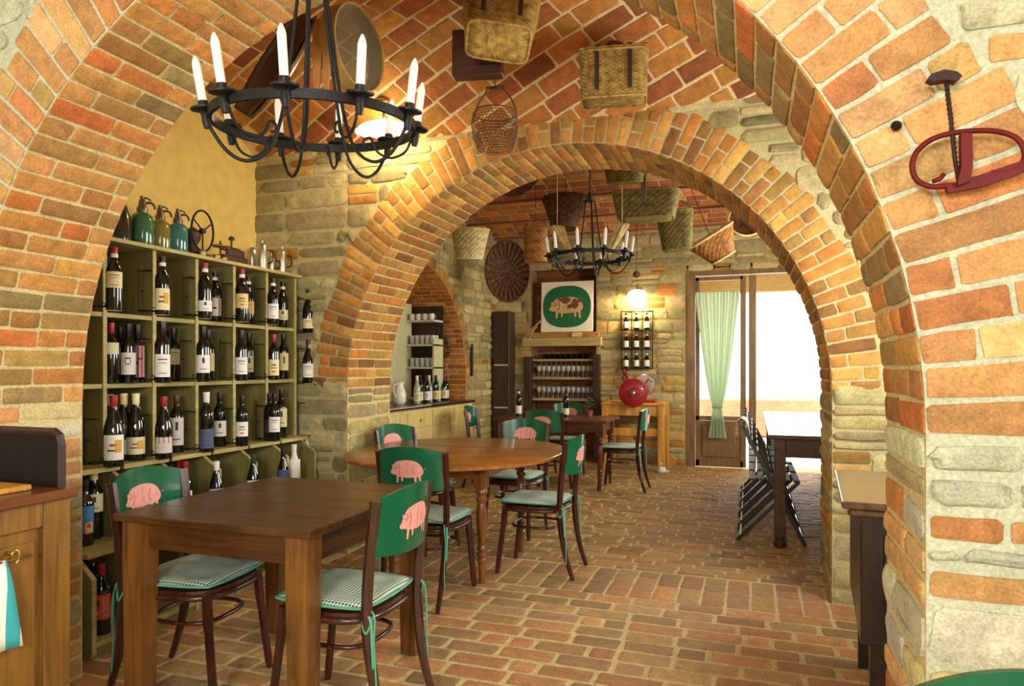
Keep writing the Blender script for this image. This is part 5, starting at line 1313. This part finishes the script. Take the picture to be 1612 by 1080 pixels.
# wire basket
p = at_T(779, 203, 3.95); t = thing('wire_basket', 'round rusty wire basket with a tapered handle hanging in front of the second arch', 'basket', (p.x, p.y, p.z-.12))
M_WIRE = flat('rusty_wire', rgb(88, 60, 36), .5, metal=.4)
mb = MB(); w, h = .26, .21
def wr(q): return .10+.035*math.sin(q*PI*.75)
for j in range(13): q = j/12; mb.tube([(wr(q)*math.cos(a*PI/14), wr(q)*math.sin(a*PI/14), q*h) for a in range(28)], .0016, 4, closed=True)
for k in range(36):
    for sg in (-1, 1): mb.tube([(wr(q/8)*math.cos(k*PI/18+sg*q*.09), wr(q/8)*math.sin(k*PI/18+sg*q*.09), q/8*h) for q in range(9)], .0013, 3, cap=False)
for r in (.04, .07): mb.tube([(r*math.cos(a*PI/10), r*math.sin(a*PI/10), 0) for a in range(20)], .0016, 4, closed=True)
mb.build('mesh_body', M_WIRE, t)
mb = MB()
for s in (-1, 1): mb.tube(catmull([(s*.13, 0, h), (s*.10, 0, h+.07), (s*.055, 0, h+.13), (s*.05, 0, h+.16)]), .005, 6)
mb.tube([(-.05, 0, h+.15), (.05, 0, h+.15)], .010, 8); mb.tube([(wr(1)*math.cos(a*PI/14), wr(1)*math.sin(a*PI/14), h) for a in range(28)], .004, 5, closed=True); mb.tube([(0, 0, h+.15), (0, 0, 3.09-t.location.z)], .003, 5); mb.build('handle', M_WIRE, t, smooth=True)
p = at_T(966, 161, 3.66); basket('upright rectangular wicker hamper with two straps and a handle at the right of the vault', (p.x, p.y, p.z), .34, .16, .355, .17, .25, K_MID, 8, (math.radians(0), 0, math.radians(10)), None, 32, 24, lid=True, straps=2, amp=.0045, rimr=.008)
hm = bpy.context.scene.objects
mbh = MB(); mbh.tube([(.06*math.cos(a*PI/10), 0, .268+.055*math.sin(a*PI/10)) for a in range(11)], .009, 6); mbh.build('handle', K_DARK, [o for o in hm if o.get('label', '').startswith('upright rect')][0], smooth=True)
# sieve
p = at_T(556, 78, 3.35); t = thing('sieve', 'round wooden sieve with a wire mesh hanging behind the nearer chandelier', 'sieve', p); t.rotation_euler = (math.radians(90), 0, math.radians(86))
mb = MB(); mb.lathe([(.195, -.045), (.203, -.045), (.203, .045), (.195, .045), (.195, -.045)], n=48, cap=False); mb.build('hoop', flat('pale_bentwood', rgb(176, 144, 80), .5, var=.15), t, smooth=True, angle=40)
N = NT('fine_mesh'); _tr = N.add('ShaderNodeBsdfTransparent'); _df = N.add('ShaderNodeBsdfPrincipled', inp={'Base Color': rgb(110, 100, 70), 'Roughness': .6}); _mx = N.add('ShaderNodeMixShader', inp={0: .55, 1: (_tr, 0), 2: (_df, 0)}); N.link(_mx, 0, N.out, 0)
mb = MB(); mb.lathe([(0, .03), (.195, .03), (.195, .031), (0, .031)], n=48, cap=False); mb.build('wire_mesh', N.m, t)
# dark wooden trough and paddle
M_DW = wood('dark_old_wood', rgb(50, 30, 16), rgb(104, 70, 34), .3, 0, 4, coat=.3)
p = at_T(440, 105, 3.25); t = thing('wooden_trough', 'dark carved wooden trough hanging behind the left side of the nearer chandelier', 'trough', p); t.rotation_euler = (math.radians(60), math.radians(-58), math.radians(20))
mb = MB()
def tr(a, b, o=0):
    x = (a*2-1); an = (b*2-1)*1.35; r = (.12-o)*(1-.35*x*x); return (x*(.28-o), r*math.sin(an), -r*math.cos(an)*.8+.05)
mb.grid(20, 16, lambda a, b: tr(a, b)); mb.grid(20, 16, lambda a, b: tr(a, b, .014), flip=True)
mb.build('hollow_body', M_DW, t, smooth=True)
p = at_T(508, 84, 3.2); mb = MB()
for k, (dx, w) in enumerate(((-.025, .035), (.02, .03))):
    mb.prism([(dx-w*.5, .16), (dx+w*.5, .16), (dx+w*.6, -.02), (dx+w*.2, -.17), (dx-w*.4, -.17), (dx-w*.6, 0)], -.006, .006, lambda x, z, y: (p.x+x*CT, p.y+x*ST+y, p.z+z))
tag(mb.build('wooden_paddle', flat('tan_paddle', rgb(176, 124, 64), .5, var=.2)), 'pair of narrow tan wooden paddles hanging beside the chandelier stem', 'paddle')
# second room
p = at_T(739, 408, 6.5); basket('pale straw basket shaped like a flowerpot hanging by the left of the second arch', (p.x, p.y, p.z), .24, .24, .36, .36, .28, K_PALE, 2, (math.radians(6), math.radians(4), 0), None, 20, 12, hang=3.22-p.z, amp=.006)
p = at_T(716, 356, 6.45); mb = MB(); mb.prism([(-.16, -.02), (-.10, .02), (.12, .09), (.14, .06), (.02, -.01), (-.08, -.04)], -.008, .008, lambda x, z, y: (p.x+x, p.y+y, p.z+z)); tag(mb.build('straw_fan', K_PALE), 'pale flat straw leaf hanging just above the flowerpot-shaped basket', 'fan')
p = at_T(799, 427, 8.35); t = thing('fan_basket', 'large dark shell-shaped wicker tray hanging high in the far left corner', 'basket', p); t.rotation_euler = (math.radians(82), 0, math.radians(28))
mb = MB(); n = 72; R = []
def _v(i, p): k = .55 if i % 3 == 0 else 1.15; mb.cur = (k, k, k, 1); return mb.vert(p)
for q in range(10):
    f = q/9; R.append([_v(i, (.27*f*math.cos(i*2*PI/n), .38*f*math.sin(i*2*PI/n)+.0*f, .09*(1-f*f)*-1+(.016*f if i % 3 else -.02*f))) for i in range(n)])
for A, B in zip(R, R[1:]):
    for k in range(n): mb.face([A[k], A[(k+1) % n], B[(k+1) % n], B[k]])
mb.build('ribbed_body', K_DARK, t, smooth=True); mb = MB(); mb.tube([(.27*math.cos(i*PI/20), .38*math.sin(i*PI/20), 0) for i in range(40)], .014, 6, closed=True); mb.build('rim', K_DARK, t, smooth=True)
p = at_T(843, 412, 7.0); basket('tall orange-brown basket with a loop handle hanging left of the farther chandelier', (p.x, p.y, p.z), .22, .18, .24, .20, .34, K_BR, 3, (0, 0, .2), (.10, 'x'), 18, 14, hang=3.2-p.z)
p = at_T(888, 360, 6.75); basket('dark bell-shaped wicker basket hanging behind the farther chandelier rod', (p.x, p.y, p.z), .24, .22, .46, .36, .30, K_DARK, 2, (math.radians(-8), 0, 0), None, 22, 12, hang=3.25-p.z)
p = at_T(820, 289, 6.15); mb = MB()
P = [(-.19, -.07), (-.10, -.03), (.02, .03), (.12, .085), (.19, .10), (.17, .03), (.10, -.05), (0, -.10), (-.10, -.105)]
mb.prism(P, -.012, .012, lambda x, z, y: (p.x+x, p.y+y, p.z+z)); mb.tube([(p.x+x, p.y, p.z+z) for x, z in P], .010, 5, closed=True); mb.tube([(p.x+.05, p.y, p.z+.04), (p.x+.05, p.y, 3.22)], .003, 4)
tag(mb.build('leaf_tray', K_DARK, None, smooth=True, angle=40), 'dark leaf-shaped woven tray under the vault at the top left of the second arch', 'tray')
p = at_T(984, 288, 6.0); basket('shallow greenish basket high under the vault right of the farther chandelier rod', (p.x, p.y, p.z), .30, .24, .38, .30, .20, K_GR, 3, (math.radians(10), 0, .1), None, 22, 8, hang=3.22-p.z)
_g = [o for o in bpy.context.scene.objects if o.get('label', '').startswith('shallow greenish')][0]
mb = MB(); mb.box((.16, 0, -.02), (.045, .012, .30), .003); mb.build('leather_strap', flat('worn_strap', rgb(96, 72, 44), .6), _g)
p = at_T(1017, 346, 6.3); basket('wide low olive basket right of the farther chandelier', (p.x, p.y, p.z), .50, .30, .60, .36, .24, K_GR, 5, (0, 0, .05), None, 30, 10, hang=3.22-p.z, amp=.006)
p = at_T(1066, 394, 6.6); basket('tall square olive basket with a cord hanging beside the wide low one', (p.x, p.y, p.z), .26, .22, .34, .28, .36, K_GR, 4, (0, math.radians(-4), .15), (.12, 'x'), 20, 14, hang=3.2-p.z, amp=.006)
t0 = at_T(1138, 405, 7.0)
t = thing('wicker_scoop', 'scoop-shaped wicker basket with a pale rim hanging left above the door', 'basket', t0); t.rotation_euler = (math.radians(14), math.radians(-30), 0)
mb = MB(); weave(mb, .24, .20, .50, .30, .26, 3, 22, 10, .006); mb.build('woven_body', K_BR, t, smooth=True, col=True)
mb = MB(); mb.tube(loop(.50, .30, .26, 3), .013, 6, closed=True); mb.build('rim', K_PALE, t, smooth=True)
mb = MB(); mb.tube(loop(.25, .21, 0, 3), .013, 6, closed=True); mb.build('base_rim', K_PALE, t, smooth=True)
mb = MB(); mb.tube([(0, 0, .26), (.1, 0, .9)], .003, 4); mb.build('hanging_cord', M_IRON, t)
t0 = at_T(1174, 350, 7.55); t = thing('round_tray', 'round woven tray with a pale rim hanging above the door under the arch curve', 'tray', t0); t.rotation_euler = (math.radians(62), math.radians(30), 0)
mb = MB(); n = 48; R = []
for q in range(8):
    f = q/7; R.append([mb.vert((.19*f*math.cos(i*2*PI/n), .22*f*math.sin(i*2*PI/n), .06*f*f+(.005 if (i+q) % 2 else -.005))) for i in range(n)])
for A, B in zip(R, R[1:]):
    for k in range(n): mb.face([A[k], A[(k+1) % n], B[(k+1) % n], B[k]])
mb.build('woven_body', K_DARK, t, smooth=True); mb = MB(); mb.tube([(.195*math.cos(i*PI/20), .225*math.sin(i*PI/20), .06) for i in range(40)], .011, 6, closed=True); mb.build('rim', K_PALE, t, smooth=True)
# straw sheaves behind the farther chandelier
for px, l, dr in ((898, 'pale straw broom head hanging behind the left candles of the farther chandelier', -.12), (958, 'pale straw broom head hanging behind the right candles of the farther chandelier', .12)):
    p = at_T(px, 378, 6.0); mb = MB()
    for k in range(40):
        a = U(0, 2*PI); r = U(.3, 1); mb.tube([(p.x+.02*r*math.cos(a), p.y+.02*r*math.sin(a), p.z-.12), (p.x+dr+.07*r*math.cos(a), p.y+.07*r*math.sin(a), p.z+.13)], .0035, 3)
    mb.tube([(p.x+dr, p.y, p.z+.1), (p.x+dr, p.y, 3.25)], .003, 4)
    tag(mb.build('straw_broom', K_PALE), l, 'broom')
p = at_T(1002, 432, 8.9); mb = MB(); mb.lathe([(0, -.05), (.035, -.035), (.05, 0), (.035, .035), (0, .05)], p, 14, cap=False); mb.tube([p, (p.x, p.y, 3.2)], .004, 4)
tag(mb.build('hanging_ball', K_DARK, None, smooth=True), 'small dark ball on a string above the lit wall lamp', 'ornament')

# ------------------------------------------------------------------ red iron trap on the right pier
t = thing('iron_trap', 'old red-painted iron spring trap hanging on the right-hand brick wall', 'trap', at_Y(1500, 250, 1.62))
O2 = -t.location
M_RP = flat('red_paint', rgb(104, 12, 12), .5, var=.3, vscale=30, spec=.25); M_RST = flat('dark_rust', rgb(52, 20, 16), .7, var=.3, vscale=60)
def W2(px, py, y=1.635): return at_Y(px, py, y)+O2
mb = MB(); mb.tube([W2(1489, 124), W2(1497, 190), W2(1503, 250), W2(1509, 285)], .0042, 6)
for k in range(22): q = k/21; c = W2(1489+20*q, 126+160*q); mb.lathe([(.0042, -.001), (.0058, 0), (.0042, .001)], c, 8, cap=False)
mb.build('screw_rod', M_RST, t, smooth=True)
mb = MB(); P = [W2(1460, 124, 1.62), W2(1466, 116, 1.62), W2(1487, 109, 1.62), W2(1507, 112, 1.62), W2(1515, 119, 1.62), W2(1506, 127, 1.62), W2(1488, 125, 1.62), W2(1470, 128, 1.62)]
A = [mb.vert(q) for q in P]; B = [mb.vert(q+Vector((0, .024, 0))) for q in P]; mb.face(A); mb.face(B[::-1])
for k in range(8): mb.face([A[k], B[k], B[(k+1) % 8], A[(k+1) % 8]])
mb.build('handle', M_RST, t)
mb = MB(); mb.tube(catmull([W2(1500, 291), W2(1468, 294), W2(1444, 284), W2(1436, 262), W2(1444, 238), W2(1470, 218), W2(1510, 208), W2(1560, 206), W2(1594, 214), W2(1610, 230), W2(1612, 252), W2(1592, 268), W2(1560, 272)], 7), .0058, 8, flat=1.0); mb.tube([W2(1468, 286), W2(1480, 282), W2(1486, 274)], .005, 6); mb.build('spring_hoop', M_RP, t, smooth=True)
def plate(P, y0, th, name):
    mb = MB(); A = [mb.vert(at_Y(x, z, y0)+O2) for x, z in P]; B = [mb.vert(at_Y(x, z, y0)+O2+Vector((0, th, 0))) for x, z in P]; n = len(P)
    mb.face(A); mb.face(B[::-1])
    for k in range(n): mb.face([A[k], B[k], B[(k+1) % n], A[(k+1) % n]])
    mb.build(name, M_RP, t)
plate([(1513, 209), (1531, 209), (1532, 262), (1527, 285), (1508, 292), (1514, 262)], 1.615, .02, 'strap')
plate([(1490, 290), (1540, 276), (1610, 252), (1640, 250), (1640, 258), (1600, 275), (1550, 292), (1493, 303)], 1.63, .02, 'jaw')
p = at_Y(1411, 198, 1.678); mb = MB(); mb.lathe([(0, -.01), (.009, -.006), (.0115, 0), (.009, .006), (0, .012)], p, 12, Matrix.Rotation(PI/2, 3, 'X'), cap=False); tag(mb.build('wall_bolt', M_IRON, None, smooth=True), 'small black iron bolt head on the brick ring left of the red trap', 'bolt')
